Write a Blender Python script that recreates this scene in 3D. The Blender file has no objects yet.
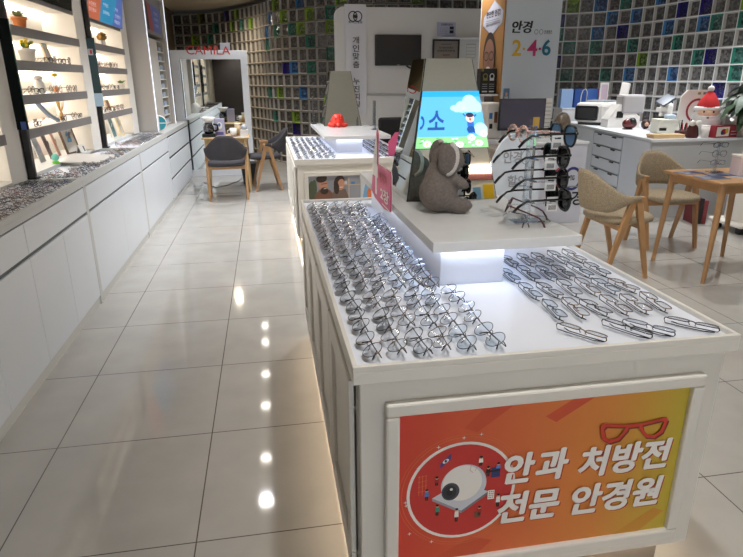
import bpy, bmesh, math, random
from math import sin, cos, pi, radians
from mathutils import Vector, Matrix, Euler
random.seed(7)
S = bpy.context.scene
C = S.collection
ORD = ['first','second','third','fourth','fifth','sixth','seventh','eighth','ninth','tenth','eleventh','twelfth','thirteenth','fourteenth']

# ------------------------------------------------------------------ materials
def lin(c):
    return tuple(((v/255)/12.92 if v/255 <= .04045 else (((v/255)+.055)/1.055)**2.4) for v in c)
MATS = {}
def mat(name, col, rough=.5, metal=0, emit=0, noise=0, nscale=20, bump=0, bscale=200, spec=.5, ecol=None):
    if name in MATS: return MATS[name]
    m = bpy.data.materials.new(name); m.use_nodes = True
    nt = m.node_tree; b = nt.nodes['Principled BSDF']
    c = lin(col)
    b.inputs['Base Color'].default_value = (*c, 1)
    b.inputs['Roughness'].default_value = rough
    b.inputs['Metallic'].default_value = metal
    b.inputs['Specular IOR Level'].default_value = spec
    if emit:
        b.inputs['Emission Color'].default_value = (*(lin(ecol) if ecol else c), 1)
        b.inputs['Emission Strength'].default_value = emit
    if noise or bump:
        tc = nt.nodes.new('ShaderNodeTexCoord')
    if noise:
        n = nt.nodes.new('ShaderNodeTexNoise'); n.inputs['Scale'].default_value = nscale; n.inputs['Detail'].default_value = 4
        nt.links.new(tc.outputs['Object'], n.inputs['Vector'])
        r = nt.nodes.new('ShaderNodeMapRange'); r.inputs[1].default_value = .3; r.inputs[2].default_value = .7
        r.inputs[3].default_value = 1-noise; r.inputs[4].default_value = 1+noise
        nt.links.new(n.outputs['Fac'], r.inputs[0])
        x = nt.nodes.new('ShaderNodeMix'); x.data_type = 'RGBA'; x.blend_type = 'MULTIPLY'; x.inputs[0].default_value = 1
        x.inputs[6].default_value = (*c, 1)
        nt.links.new(r.outputs[0], x.inputs[7]); nt.links.new(x.outputs[2], b.inputs['Base Color'])
    if bump:
        n = nt.nodes.new('ShaderNodeTexNoise'); n.inputs['Scale'].default_value = bscale; n.inputs['Detail'].default_value = 3
        nt.links.new(tc.outputs['Object'], n.inputs['Vector'])
        bp = nt.nodes.new('ShaderNodeBump'); bp.inputs['Strength'].default_value = bump; bp.inputs['Distance'].default_value = .01
        nt.links.new(n.outputs['Fac'], bp.inputs['Height']); nt.links.new(bp.outputs[0], b.inputs['Normal'])
    MATS[name] = m
    return m
def clear(name, tint=(255,255,255), gloss=.12, rough=.03):
    if name in MATS: return MATS[name]
    m = bpy.data.materials.new(name); m.use_nodes = True; nt = m.node_tree
    nt.nodes.remove(nt.nodes['Principled BSDF']); out = nt.nodes['Material Output']
    t = nt.nodes.new('ShaderNodeBsdfTransparent'); t.inputs[0].default_value = (*lin(tint), 1)
    g = nt.nodes.new('ShaderNodeBsdfGlossy'); g.inputs['Roughness'].default_value = rough; g.inputs[0].default_value = (.9,.93,1,1)
    f = nt.nodes.new('ShaderNodeFresnel'); f.inputs[0].default_value = 1.5
    a = nt.nodes.new('ShaderNodeMath'); a.operation = 'ADD'; a.inputs[1].default_value = gloss; a.use_clamp = True
    nt.links.new(f.outputs[0], a.inputs[0])
    x = nt.nodes.new('ShaderNodeMixShader'); nt.links.new(a.outputs[0], x.inputs[0]); nt.links.new(t.outputs[0], x.inputs[1]); nt.links.new(g.outputs[0], x.inputs[2])
    nt.links.new(x.outputs[0], out.inputs['Surface'])
    MATS[name] = m
    return m

WHITE   = mat('white_laminate', (228,231,236), .35, noise=.015)
CABW    = mat('cabinet_white', (222,228,236), .3, noise=.012, nscale=3)
CABT    = mat('cabinet_trim', (205,207,206), .4)
DARKGAP = mat('dark_gap', (40,40,42), .7)
TRAYW   = mat('tray_white', (232,236,246), .35)
IVORY   = mat('ivory_lacquer', (226,222,214), .4, noise=.02, nscale=6)
SLAB    = mat('stone_white_slab', (218,218,218), .25, noise=.03, nscale=12)
CREAM   = mat('cream_panel', (240,236,229), .6, noise=.01)
SHELFG  = mat('shelf_grey', (133,129,128), .55)
BLACK   = mat('black_plastic', (16,16,18), .35)
BLACKM  = mat('black_metal', (22,22,24), .4, metal=.3)
GREYW   = mat('partition_white', (214,214,214), .5, noise=.015, nscale=2)
WOOD    = mat('beech_wood', (172,132,90), .45, noise=.12, nscale=9)
WOODL   = mat('pale_wood', (206,176,130), .5, noise=.08, nscale=9)
CLOTHB  = mat('beige_tweed', (152,138,116), .95, noise=.26, nscale=110, bump=.4, bscale=300)
CLOTHD  = mat('charcoal_cloth', (62,60,64), .95, noise=.15, nscale=120, bump=.3, bscale=300)
ACRYL   = clear('clear_acrylic', (240,246,250), .16)
LENS    = clear('clear_lens', (246,249,252), .03)
LENSB   = clear('blue_coated_lens', (236,245,252), .06)
MIRROR  = mat('mirror_glass', (225,230,228), .015, metal=1)
MIRRORD = mat('dark_mirror_glass', (26,34,31), .15, metal=.8)
CHROME  = mat('chrome', (200,200,205), .15, metal=1)
LEDW    = mat('led_strip_white', (235,240,255), .5, emit=7)
LEDT    = mat('led_strip_tray', (225,235,255), .5, emit=7)
LEDC    = mat('led_strip_warm', (255,243,228), .5, emit=15)
LEDK    = mat('led_strip_kick', (255,232,202), .5, emit=9)
RED     = mat('red_print', (205,50,48), .5)
GOLDM   = mat('gold_metal', (180,150,95), .3, metal=.8)

# ------------------------------------------------------------------ mesh builder
class MB:
    def __init__(s): s.bm = bmesh.new(); s.mats = []; s.xf = Matrix.Identity(4)
    def mi(s, m):
        if m not in s.mats: s.mats.append(m)
        return s.mats.index(m)
    def add(s, verts, faces, m, smooth=False):
        i = s.mi(m); vs = [s.bm.verts.new(s.xf @ Vector(v)) for v in verts]
        for f in faces:
            try:
                fc = s.bm.faces.new([vs[k] for k in f]); fc.material_index = i; fc.smooth = smooth
            except ValueError: pass
        return s
    def merge(s, b2, m, smooth=False):
        b2.verts.index_update()
        s.add([v.co.copy() for v in b2.verts], [[v.index for v in f.verts] for f in b2.faces], m, smooth); b2.free(); return s
    def box(s, x0,x1,y0,y1,z0,z1, m, bev=0, M=None):
        b = bmesh.new(); bmesh.ops.create_cube(b, size=1)
        for v in b.verts: v.co = Vector(((x0+x1)/2+v.co.x*(x1-x0), (y0+y1)/2+v.co.y*(y1-y0), (z0+z1)/2+v.co.z*(z1-z0)))
        if bev: bmesh.ops.bevel(b, geom=list(b.edges), offset=bev, segments=2, affect='EDGES', profile=.5)
        if M: b.transform(M)
        return s.merge(b, m)
    def cyl(s, p0, p1, r0, r1=None, m=None, n=14, smooth=True):
        r1 = r0 if r1 is None else r1
        p0, p1 = Vector(p0), Vector(p1); d = (p1-p0).normalized()
        a = d.orthogonal().normalized(); b = d.cross(a)
        vs = [p0+(a*cos(2*pi*i/n)+b*sin(2*pi*i/n))*r0 for i in range(n)]+[p1+(a*cos(2*pi*i/n)+b*sin(2*pi*i/n))*r1 for i in range(n)]
        s.add(vs, [[i,(i+1)%n,n+(i+1)%n,n+i] for i in range(n)], m, smooth)
        s.add(vs[:n], [list(range(n))[::-1]], m); s.add(vs[n:], [list(range(n))], m); return s
    def tube(s, pts, r, m, n=5, closed=False, radii=None):
        P = [Vector(p) for p in pts]; N = len(P); vs = []; up = None
        for i in range(N):
            if closed: t = P[(i+1)%N]-P[i-1]
            else: t = P[min(i+1,N-1)]-P[max(i-1,0)]
            t.normalize()
            if up is None: up = t.orthogonal().normalized()
            up = (up-t*up.dot(t)); up = up.normalized() if up.length > 1e-6 else t.orthogonal().normalized()
            b = t.cross(up); rr = radii[i] if radii else r
            vs += [P[i]+(up*cos(2*pi*k/n)+b*sin(2*pi*k/n))*rr for k in range(n)]
        f = []
        for i in range(N if closed else N-1):
            j = (i+1)%N
            f += [[i*n+k, i*n+(k+1)%n, j*n+(k+1)%n, j*n+k] for k in range(n)]
        if not closed: f += [list(range(n))[::-1], [(N-1)*n+k for k in range(n)]]
        return s.add(vs, f, m, True)
    def lathe(s, prof, c, m, n=20, sx=1, sy=1):
        vs = []; k = len(prof)
        for i in range(n):
            a = 2*pi*i/n
            vs += [(c[0]+r*cos(a)*sx, c[1]+r*sin(a)*sy, c[2]+z) for r, z in prof]
        f = [[i*k+j, ((i+1)%n)*k+j, ((i+1)%n)*k+j+1, i*k+j+1] for i in range(n) for j in range(k-1)]
        f.append([i*k for i in range(n)][::-1]); f.append([i*k+k-1 for i in range(n)])
        return s.add(vs, f, m, True)
    def ell(s, c, r, m, n=16, M=None):
        b = bmesh.new(); bmesh.ops.create_uvsphere(b, u_segments=n, v_segments=max(6,n*2//3), radius=1)
        for v in b.verts: v.co = Vector((v.co.x*r[0], v.co.y*r[1], v.co.z*r[2]))
        if M: b.transform(M)
        b.transform(Matrix.Translation(c)); return s.merge(b, m, True)
    def prism(s, poly, a0, a1, m, axis='z'):
        def P(u, v, w): return {'z':(u,v,w), 'y':(u,w,v), 'x':(w,u,v)}[axis]
        n = len(poly)
        vs = [P(u,v,a0) for u,v in poly]+[P(u,v,a1) for u,v in poly]
        s.add(vs, [list(range(n))[::-1], list(range(n,2*n))]+[[i,(i+1)%n,n+(i+1)%n,n+i] for i in range(n)], m)
        return s
    def mesh(s, name):
        bmesh.ops.recalc_face_normals(s.bm, faces=s.bm.faces[:])
        me = bpy.data.meshes.new(name); s.bm.to_mesh(me); s.bm.free()
        for m in s.mats: me.materials.append(m)
        return me
    def build(s, name, parent=None, loc=None):
        o = bpy.data.objects.new(name, s.mesh(name)); C.objects.link(o)
        if parent is not None: o.parent = parent
        if loc is not None: o.location = loc
        return o
def tag(o, label, cat, group=None):
    o['label'] = label; o['category'] = cat
    if group: o['group'] = group
    return o
def thing(name, label, cat, loc=(0,0,0), rz=0, group=None):
    o = bpy.data.objects.new(name, None); C.objects.link(o); o.empty_display_size = .05
    o.location = loc; o.rotation_euler = (0,0,rz)
    return tag(o, label, cat, group)
def struct(o): o['kind'] = 'structure'; return o
def dup(root):
    r = root.copy(); C.objects.link(r)
    for ch in list(root.children):
        c = ch.copy(); C.objects.link(c); c.parent = r
        for g in ch.children:
            d = g.copy(); C.objects.link(d); d.parent = c
    return r

# ------------------------------------------------------------------ lettering and printed art
_TX = {}
def glyphs(body, bold=0, shear=0):
    k = (body, bold, shear)
    if k in _TX: return _TX[k]
    cu = bpy.data.curves.new('lettering', 'FONT'); cu.body = body; cu.size = 1; cu.offset = bold; cu.shear = shear
    cu.resolution_u = 3; cu.fill_mode = 'FRONT'
    o = bpy.data.objects.new('lettering', cu); C.objects.link(o)
    bpy.context.view_layer.update()
    me = bpy.data.meshes.new_from_object(o.evaluated_get(bpy.context.evaluated_depsgraph_get()))
    vs = [tuple(v.co[:2]) for v in me.vertices]; fs = [list(p.vertices) for p in me.polygons]
    bpy.data.objects.remove(o); bpy.data.curves.remove(cu); bpy.data.meshes.remove(me)
    _TX[k] = (vs, fs); return _TX[k]
class Art:
    """flat print on a plane: o + u*ux + v*uy, raised along n"""
    def __init__(s, o, ux, uy, step=.0006, base=.0008):
        s.o, s.ux, s.uy = Vector(o), Vector(ux), Vector(uy); s.n = s.ux.cross(s.uy).normalized()
        s.mb = MB(); s.k = 0; s.step = step; s.base = base
    def put(s, vs, fs, m):
        h = s.base+s.k*s.step; s.k += 1
        s.mb.add([s.o+s.ux*u+s.uy*v+s.n*h for u,v in vs], fs, m)
    def poly(s, pts, m): s.put(pts, [list(range(len(pts)))], m); return s
    def rect(s, x0,y0,x1,y1, m): return s.poly([(x0,y0),(x1,y0),(x1,y1),(x0,y1)], m)
    def ell(s, cx,cy,rx,ry, m, n=28, rot=0, a0=0, a1=2*pi):
        P = []
        for i in range(n if a1-a0 > 6.28 else n+1):
            a = a0+(a1-a0)*i/n; x, y = rx*cos(a), ry*sin(a)
            P.append((cx+x*cos(rot)-y*sin(rot), cy+x*sin(rot)+y*cos(rot)))
        return s.poly(P, m)
    def ring(s, cx,cy,rx,ry,w, m, n=40, a0=0, a1=2*pi):
        vs = []; 
        for i in range(n+1):
            a = a0+(a1-a0)*i/n
            vs += [(cx+rx*cos(a), cy+ry*sin(a)), (cx+(rx-w)*cos(a), cy+(ry-w)*sin(a))]
        s.put(vs, [[2*i,2*i+2,2*i+3,2*i+1] for i in range(n)], m); return s
    def line(s, pts, w, m):
        for (a,b),(c,d) in zip(pts, pts[1:]):
            l = math.hypot(c-a,d-b) or 1; nx, ny = -(d-b)/l*w/2, (c-a)/l*w/2
            s.poly([(a+nx,b+ny),(a-nx,b-ny),(c-nx,d-ny),(c+nx,d+ny)], m); s.k -= 1
        s.k += 1; return s
    def text(s, body, x0,y0,x1,y1, m, bold=0, shear=0, slope=0):
        vs, fs = glyphs(body, bold, shear)
        ax, bx = min(v[0] for v in vs), max(v[0] for v in vs); ay, by = min(v[1] for v in vs), max(v[1] for v in vs)
        kx = (x1-x0)/(bx-ax); ky = (y1-y0)/(by-ay)
        s.put([(x0+(v[0]-ax)*kx, y0+(v[1]-ay)*ky+slope*(v[0]-ax)*kx) for v in vs], fs, m); return s
    def build(s, name, parent=None): return s.mb.build(name, parent)

# ------------------------------------------------------------------ setting
def floor_material():
    m = bpy.data.materials.new('polished_tile'); m.use_nodes = True; nt = m.node_tree; b = nt.nodes['Principled BSDF']
    g = nt.nodes.new('ShaderNodeNewGeometry'); sp = nt.nodes.new('ShaderNodeSeparateXYZ'); nt.links.new(g.outputs['Position'], sp.inputs[0])
    def mth(op, a, bb=None):
        n = nt.nodes.new('ShaderNodeMath'); n.operation = op
        for i, v in enumerate((a, bb)):
            if v is None: continue
            if isinstance(v, (int, float)): n.inputs[i].default_value = v
            else: nt.links.new(v, n.inputs[i])
        return n.outputs[0]
    ds = []
    for out, off, size in ((sp.outputs[0], .305, .615), (sp.outputs[1], -2.225, .631)):
        f = mth('FRACT', mth('DIVIDE', mth('ADD', out, off), size))
        ds.append(mth('MULTIPLY', mth('MINIMUM', f, mth('SUBTRACT', 1.0, f)), size))
    d = mth('MINIMUM', ds[0], ds[1]); line = mth('LESS_THAN', d, .0022)
    n = nt.nodes.new('ShaderNodeTexNoise'); n.inputs['Scale'].default_value = 5; n.inputs['Detail'].default_value = 6; nt.links.new(g.outputs['Position'], n.inputs['Vector'])
    cr = nt.nodes.new('ShaderNodeValToRGB'); nt.links.new(n.outputs['Fac'], cr.inputs[0])
    cr.color_ramp.elements[0].position = .3; cr.color_ramp.elements[0].color = (*lin((178,175,170)),1)
    cr.color_ramp.elements[1].position = .7; cr.color_ramp.elements[1].color = (*lin((188,185,180)),1)
    x = nt.nodes.new('ShaderNodeMix'); x.data_type = 'RGBA'; nt.links.new(line, x.inputs[0]); nt.links.new(cr.outputs[0], x.inputs[6]); x.inputs[7].default_value = (*lin((98,92,86)),1)
    nt.links.new(x.outputs[2], b.inputs['Base Color'])
    b.inputs['Roughness'].default_value = .06; b.inputs['Specular IOR Level'].default_value = .9
    return m
struct(MB().box(-1.9,6.6,-3.6,14.3,-.1,0, floor_material()).build('floor'))
CEIL = mat('ceiling_beige', (196,188,174), .8, noise=.02)
struct(MB().box(-1.9,6.6,-3.6,14.3,2.78,2.88, CEIL).build('ceiling'))
struct(MB().box(-1.9,-1.8,-3.6,14.3,0,2.78, mat('olive_wall', (118,106,86), .8, noise=.06)).build('wall_left'))
FW = MB(); FW.box(-1.9,6.6,-3.7,-3.6,0,2.78, CREAM).build('wall_front')
bpy.data.objects['wall_front']['kind'] = 'structure'
struct(MB().box(5.85,6.0,-3.6,2.6,0,2.78, GREYW).build('wall_right'))

def resample(P, step=.2):
    P = [Vector((*p,0)) for p in P]; Q = [2*P[0]-P[1]]+P+[2*P[-1]-P[-2]]; D = []
    for i in range(1, len(Q)-2):
        a, b, c, d = Q[i-1:i+3]
        for k in range(40):
            t = k/40; D.append(.5*((2*b)+(c-a)*t+(2*a-5*b+4*c-d)*t*t+(3*b-a-3*c+d)*t**3))
    D.append(P[-1]); out = [P[0]]; acc = 0
    for i in range(1, len(D)):
        acc += (D[i]-D[i-1]).length
        if acc >= step: out.append(D[i]); acc -= step
    return out
def block_glass(name, col, edge):
    m = bpy.data.materials.new(name); m.use_nodes = True; nt = m.node_tree; b = nt.nodes['Principled BSDF']
    tc = nt.nodes.new('ShaderNodeTexCoord'); v = nt.nodes.new('ShaderNodeTexVoronoi'); v.inputs['Scale'].default_value = 34
    nt.links.new(tc.outputs['Object'], v.inputs['Vector'])
    cr = nt.nodes.new('ShaderNodeValToRGB'); nt.links.new(v.outputs['Color'], cr.inputs[0])
    e = cr.color_ramp.elements; e[0].position = .35; e[0].color = (*lin(col),1); e[1].position = .95; e[1].color = (*lin(edge),1)  # lighter cells paint the glass sparkle into the base colour
    nt.links.new(cr.outputs[0], b.inputs['Base Color'])
    bp = nt.nodes.new('ShaderNodeBump'); bp.inputs['Strength'].default_value = .55; bp.inputs['Distance'].default_value = .02
    nt.links.new(v.outputs['Distance'], bp.inputs['Height']); nt.links.new(bp.outputs[0], b.inputs['Normal'])
    b.inputs['Roughness'].default_value = .12; b.inputs['Specular IOR Level'].default_value = .8
    return m
BLK = {'clear': ((64,63,63),(112,110,108),(168,165,160)), 'teal': ((26,56,52),(76,124,114),(52,126,108)), 'lime': ((52,68,26),(120,146,70),(130,164,54)),
       'blue': ((30,50,80),(84,116,156),(60,120,172)), 'navy': ((20,16,62),(40,36,110),(36,30,110)), 'olive': ((44,46,26),(96,98,62),(110,116,66))}
BG = {k: (block_glass('glass_block_'+k, v[0], v[1]), mat('glass_edge_'+k, v[2], .25)) for k, v in BLK.items()}
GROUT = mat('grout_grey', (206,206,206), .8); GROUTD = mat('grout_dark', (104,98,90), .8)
def block_wall(name, pts, z0, rows, known, grout, seed):
    P = resample(pts); mb = MB(); rnd = random.Random(seed)
    for i in range(len(P)-1):
        a, b = P[i], P[i+1]; t = (b-a).normalized(); n = Vector((t.y,-t.x,0))   # into the room
        for r in range(-1, rows):
            k = known.get((i,r)) or rnd.choices(['clear','teal','blue','lime','navy'], [95,2,1,1,1])[0]
            if r < 9 and (i,r) not in known and k == 'lime': k = 'clear'
            zb = z0+r*.2; W = (b-a).length
            def q(u, z, d): 
                p = a+t*(u*W)+n*d; return (p.x, p.y, z)
            zb0 = max(zb,0); e = .03
            O = [q(0,zb0,0), q(1,zb0,0), q(1,zb+.2,0), q(0,zb+.2,0)]
            ze = min(zb0+.007, zb+.19)
            I = [q(e,ze,0), q(1-e,ze,0), q(1-e,zb+.193,0), q(e,zb+.193,0)]
            f = .10
            D = [q(f,ze+.014,-.035), q(1-f,ze+.014,-.035), q(1-f,zb+.180,-.035), q(f,zb+.180,-.035)]
            g = [[0,1,5,4],[1,2,6,5],[2,3,7,6],[3,0,4,7]]
            mb.add(O+I, g, grout); mb.add(I+D, g, BG[k][1]); mb.add(D, [[0,1,2,3]], BG[k][0])
    return struct(mb.build(name))
KL = {(18,12):'lime',(21,12):'blue',(25,12):'lime',(17,11):'blue',(19,11):'lime',(22,11):'lime',(24,11):'teal',(18,10):'teal',(20,10):'teal',(21,10):'lime',(24,10):'lime',(22,9):'teal',(24,8):'teal',(19,7):'navy',(20,7):'blue',(22,7):'teal',(16,10):'blue',(16,9):'teal',(21,5):'blue',(18,5):'lime',(16,5):'teal',(20,3):'lime',(17,3):'teal',(3,13):'teal',(3,12):'olive',(9,12):'lime',(5,11):'teal',(2,10):'lime',(4,10):'teal',(7,12):'navy',(8,11):'lime',(10,11):'teal',(12,11):'lime'}
KR = {(20,10):'navy',(22,10):'navy',(18,11):'blue',(25,10):'lime',(19,9):'blue',(22,9):'blue',(23,9):'teal',(25,9):'teal',(20,8):'teal',(22,7):'teal',(23,7):'navy',(25,7):'teal',(11,11):'lime',(13,11):'blue',(15,11):'teal',(10,10):'navy',(14,10):'blue',(16,10):'blue',(13,9):'blue',(15,9):'navy',(10,9):'teal',(11,8):'teal',(13,8):'teal',(16,8):'teal',(10,7):'navy',(17,7):'lime',(11,6):'teal',(14,6):'teal',(16,6):'blue',(25,6):'teal',(24,5):'navy',(20,6):'blue'}
for K, cols in ((KL, range(0,26)), (KR, range(10,26))):       # the blocks around the coloured ones are clear
    for c in cols:
        for r in range(3,14): K.setdefault((c,r), 'clear')
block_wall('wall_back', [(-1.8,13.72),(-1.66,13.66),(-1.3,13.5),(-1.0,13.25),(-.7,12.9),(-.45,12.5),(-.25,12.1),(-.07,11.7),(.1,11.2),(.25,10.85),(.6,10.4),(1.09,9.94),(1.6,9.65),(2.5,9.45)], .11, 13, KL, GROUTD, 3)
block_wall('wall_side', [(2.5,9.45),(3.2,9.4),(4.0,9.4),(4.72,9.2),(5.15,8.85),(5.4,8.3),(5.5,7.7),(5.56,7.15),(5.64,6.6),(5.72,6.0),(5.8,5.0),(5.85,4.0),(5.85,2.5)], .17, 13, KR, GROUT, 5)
# the wall behind the visitor, which the mirrors show
struct(MB().box(-1.8,5.85,-3.6,-3.57,2.58,2.67, mat('maroon_band', (118,62,60), .6)).build('trim_1'))
for (x, z, w, h, c, nm) in ((3.02,1.9,.12,.56,(120,170,210),'pale blue'),(3.20,1.9,.16,.6,(240,196,30),'yellow'),(3.42,1.9,.16,.56,(200,60,50),'red')):
    p = thing('poster', 'plain %s poster on the cream front wall' % nm, 'poster', (x,-3.57,z))
    MB().box(-w/2,w/2,0,.02,0,h, mat('poster_'+nm.replace(' ','_'), c, .5)).build('sheet', p)
    MB().box(-w/2-.02,w/2+.02,0,.012,-.02,h+.02, WHITE).build('border', p)

# ------------------------------------------------------------------ lights
def area(name, loc, sx, sy, power, col=(1,.95,.88), rot=(0,0,0), spread=None):
    l = bpy.data.lights.new(name, 'AREA'); l.shape = 'RECTANGLE'; l.size = sx; l.size_y = sy; l.energy = power; l.color = col
    if spread: l.spread = spread
    o = bpy.data.objects.new(name, l); C.objects.link(o); o.location = loc; o.rotation_euler = rot; return o
def spot(loc, power, col=(1,.92,.82), size=radians(110), blend=.8, rot=(0,0,0)):
    l = bpy.data.lights.new('downlight_beam', 'SPOT'); l.energy = power; l.color = col; l.spot_size = size; l.spot_blend = blend; l.shadow_soft_size = .06
    o = bpy.data.objects.new('downlight_beam', l); C.objects.link(o); o.location = loc; o.rotation_euler = rot; return o
dl_bulb = mat('downlight_bulb', (255,246,232), .5, emit=25)
dl_mesh = [MB().tube([(.07*cos(2*pi*i/24),.07*sin(2*pi*i/24),-.004) for i in range(24)], .009, WHITE, 8, True).mesh('trim_ring'), MB().lathe([(.001,-.004),(.055,-.004),(.058,.004)], (0,0,-.006), dl_bulb, 20).mesh('bulb')]
def downlight(x, y, label, group, power=22, col=(.97,.98,1), size=radians(110)):
    t = thing('downlight', label, 'ceiling light', (x,y,2.78), 0, group)
    for n, me in zip(('trim_ring','bulb'), dl_mesh):
        o = bpy.data.objects.new(n, me); C.objects.link(o); o.parent = t
    spot((x,y,2.755), power, col, size)
for i, y in enumerate((5.16,5.93,7.1,8.01,9.16,9.87)):
    downlight(-.235, y, 'round recessed ceiling downlight over the aisle, %s from the shop front' % ORD[i], 'aisle downlights', 125 if i < 4 else 45, (.95,.97,1))
for i, (x, y, pw, cl) in enumerate(((2.4,6.9,95,(1,.97,.93)),(3.6,4.6,110,(1,.97,.93)),(4.4,7.4,150,(.97,.98,1)),(2.2,3.0,110,(1,.97,.93)),(.7,4.0,100,(1,.97,.93)),(.7,1.0,80,(1,.97,.93)),(-.75,11.4,130,(1,.82,.58)),(.9,8.9,4,(1,.95,.88)),(4.9,6.0,170,(.95,.98,1)))):
    downlight(x, y, 'unseen added ceiling downlight, %s of the scattered ones counted from the table side' % ORD[i], 'added scattered downlights', pw, cl, radians(165 if y > 11 else 110))  # unseen lamps added to light the room and the glass block walls

for i, (x, y) in enumerate(((.8,-3.0),(2.4,-3.0),(-.9,-3.0),(4.0,-3.0))):
    downlight(x, y, 'unseen recessed ceiling downlight added by the front wall, %s from the wall cabinets' % ORD[i], 'added front wall downlights', 200)  # unseen lamps added to light the front wall and bounce off the ceiling
struct(MB().box(-1.75,-.45,-3.6,-3.56,0,2.5, mat('dark_brown_panel',(44,34,28),.6,noise=.05), .003).build('mirror_dark_panel'))  # made-up dark panel, gives the standing mirror something dark to reflect
tag(MB().box(1.9,5.6,-3.56,-3.50,2.70,2.735, mat('added_strip_glow',(255,240,220),.5,emit=9)).build('added_strip_light'), 'added long warm strip light along the top of the front wall', 'light')  # unseen strip added to brighten the wall top that the tower reflects
# added front fill: glowing framed pane and cool area lamp, unseen behind the visitor
g = MB(); g.box(-.2,1.7,-3.598,-3.585,.25,2.45, mat('fill_pane_glow',(206,222,240),.1,emit=.7)); struct(g.build('fill_pane'))
g = MB()
for a in ((-.26,-.2,.19,2.51),(1.7,1.76,.19,2.51),(-.2,1.7,.19,.25),(-.2,1.7,2.45,2.51),(.72,.78,.25,2.45)): g.box(a[0],a[1],-3.6,-3.56,a[2],a[3], mat('fill_frame_grey',(150,152,156),.5), .003)
struct(g.build('fill_pane_frame'))
area('front_fill_light', (.75,-3.5,1.35), 1.8, 2.1, 16, (.86,.93,1), (radians(90),0,0))
# ------------------------------------------------------------------ glasses
def loop(kind, n):
    P = []
    for i in range(n):
        a = 2*pi*i/n; c, s_ = cos(a), sin(a)
        if kind == 'round': P.append((.0268*c, .0252*s_))
        elif kind == 'rect':
            k = .55; P.append((.027*math.copysign(abs(c)**k,c), .0165*math.copysign(abs(s_)**k,s_)-.002))
        elif kind == 'big':
            k = .62; x = .030*math.copysign(abs(c)**k,c); z = .025*math.copysign(abs(s_)**k,s_); P.append((x*(1-.25*max(0,-z/.025)), z))
    return P
def glasses_parts(kind, rim, lens, r=.00105, n=22, folded=True, seg=5, tr=.0013, tips=None):
    """x across, y to the back, z up; returns mesh data for every part"""
    hw = {'round':.0268,'rect':.027,'big':.030}[kind]; cx = hw+.0075; L = loop(kind, n)
    f = MB()
    for s in (-1,1): f.tube([(s*(cx+x), -.004+.0008*abs(x)/.02, z) for x,z in L], r, rim, seg, True)
    zb = .008
    f.tube([(-(cx-hw)-.001,-.004,zb-.002),(-.004,-.007,zb+.002),(.004,-.007,zb+.002),((cx-hw)+.001,-.004,zb-.002)], r, rim, seg)
    for s in (-1,1): f.tube([(s*(cx+hw-.0015),-.004,.008),(s*(cx+hw+.004),-.003,.009),(s*(cx+hw+.0055),.003,.009)], r*1.2, rim, seg)
    for s in (-1,1): f.tube([(s*(cx-hw+.002),-.002,-.002),(s*(cx-hw-.001),.006,-.004),(s*(cx-hw+.001),.008,-.011)], r*.8, rim, 4)
    out = [('front_frame', f.mesh('front_frame'))]
    for s in (-1,1):
        l = MB(); k = len(L)
        l.add([(s*(cx+x)*1.0, -.0042, z) for x,z in L]+[(s*cx,-.0062,0)], [[i,(i+1)%k,k] for i in range(k)], lens, True)
        out.append(('lens', l.mesh('lens')))
    h = cx+hw+.0055
    for s in (-1,1):
        t = MB(); yy = .007 if s < 0 else .012
        if folded: pts = [(s*h,.002,.009),(s*(h-.004),yy,.009),(s*.02,yy+.001,.008),(-s*(h-.035),yy+.001,.007),(-s*(h-.028),yy+.001,.002),(-s*(h-.014),yy+.002,-.012)]
        else: pts = [(s*h,.002,.009),(s*(h+.001),.04,.009),(s*h,.09,.008),(s*(h-.004),.112,.005),(s*(h-.008),.130,-.008),(s*(h-.010),.142,-.022)]
        t.tube(pts, tr, tips or rim, seg, radii=[tr*.9,tr,tr,tr,tr*1.35,tr*1.2])
        out.append(('temple', t.mesh('temple')))
    return out
def glasses_one(kind, rim, lens, folded=True, r=.0013, n=12):
    """the same shape as one mesh, for pairs a few pixels across"""
    parts = glasses_parts(kind, rim, lens, r, n, folded, 4, .0016)
    b = bmesh.new(); mats = [rim, lens]
    me = bpy.data.meshes.new('glasses')
    for nm, p in parts:
        k = len(b.faces); b.from_mesh(p); b.faces.ensure_lookup_table()
        for f in b.faces[k:]: f.material_index = 1 if nm == 'lens' else 0
    b.to_mesh(me); b.free()
    for m in mats: me.materials.append(m)
    for nm, p in parts: bpy.data.meshes.remove(p)
    return me
RIMK = mat('dark_rim', (48,45,47), .3, metal=.4); RIMB = mat('bronze_rim', (120,96,76), .3, metal=.6); RIMS = mat('silver_rim', (92,92,98), .4, metal=.4)
RIMT = mat('tortoise_rim', (88,52,34), .3, noise=.4, nscale=90); RIMBL = mat('blue_grey_rim', (62,70,88), .3); RIMR = mat('red_brown_rim', (140,72,50), .35); TIPK = mat('temple_tip_black', (20,20,22), .4)
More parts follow.
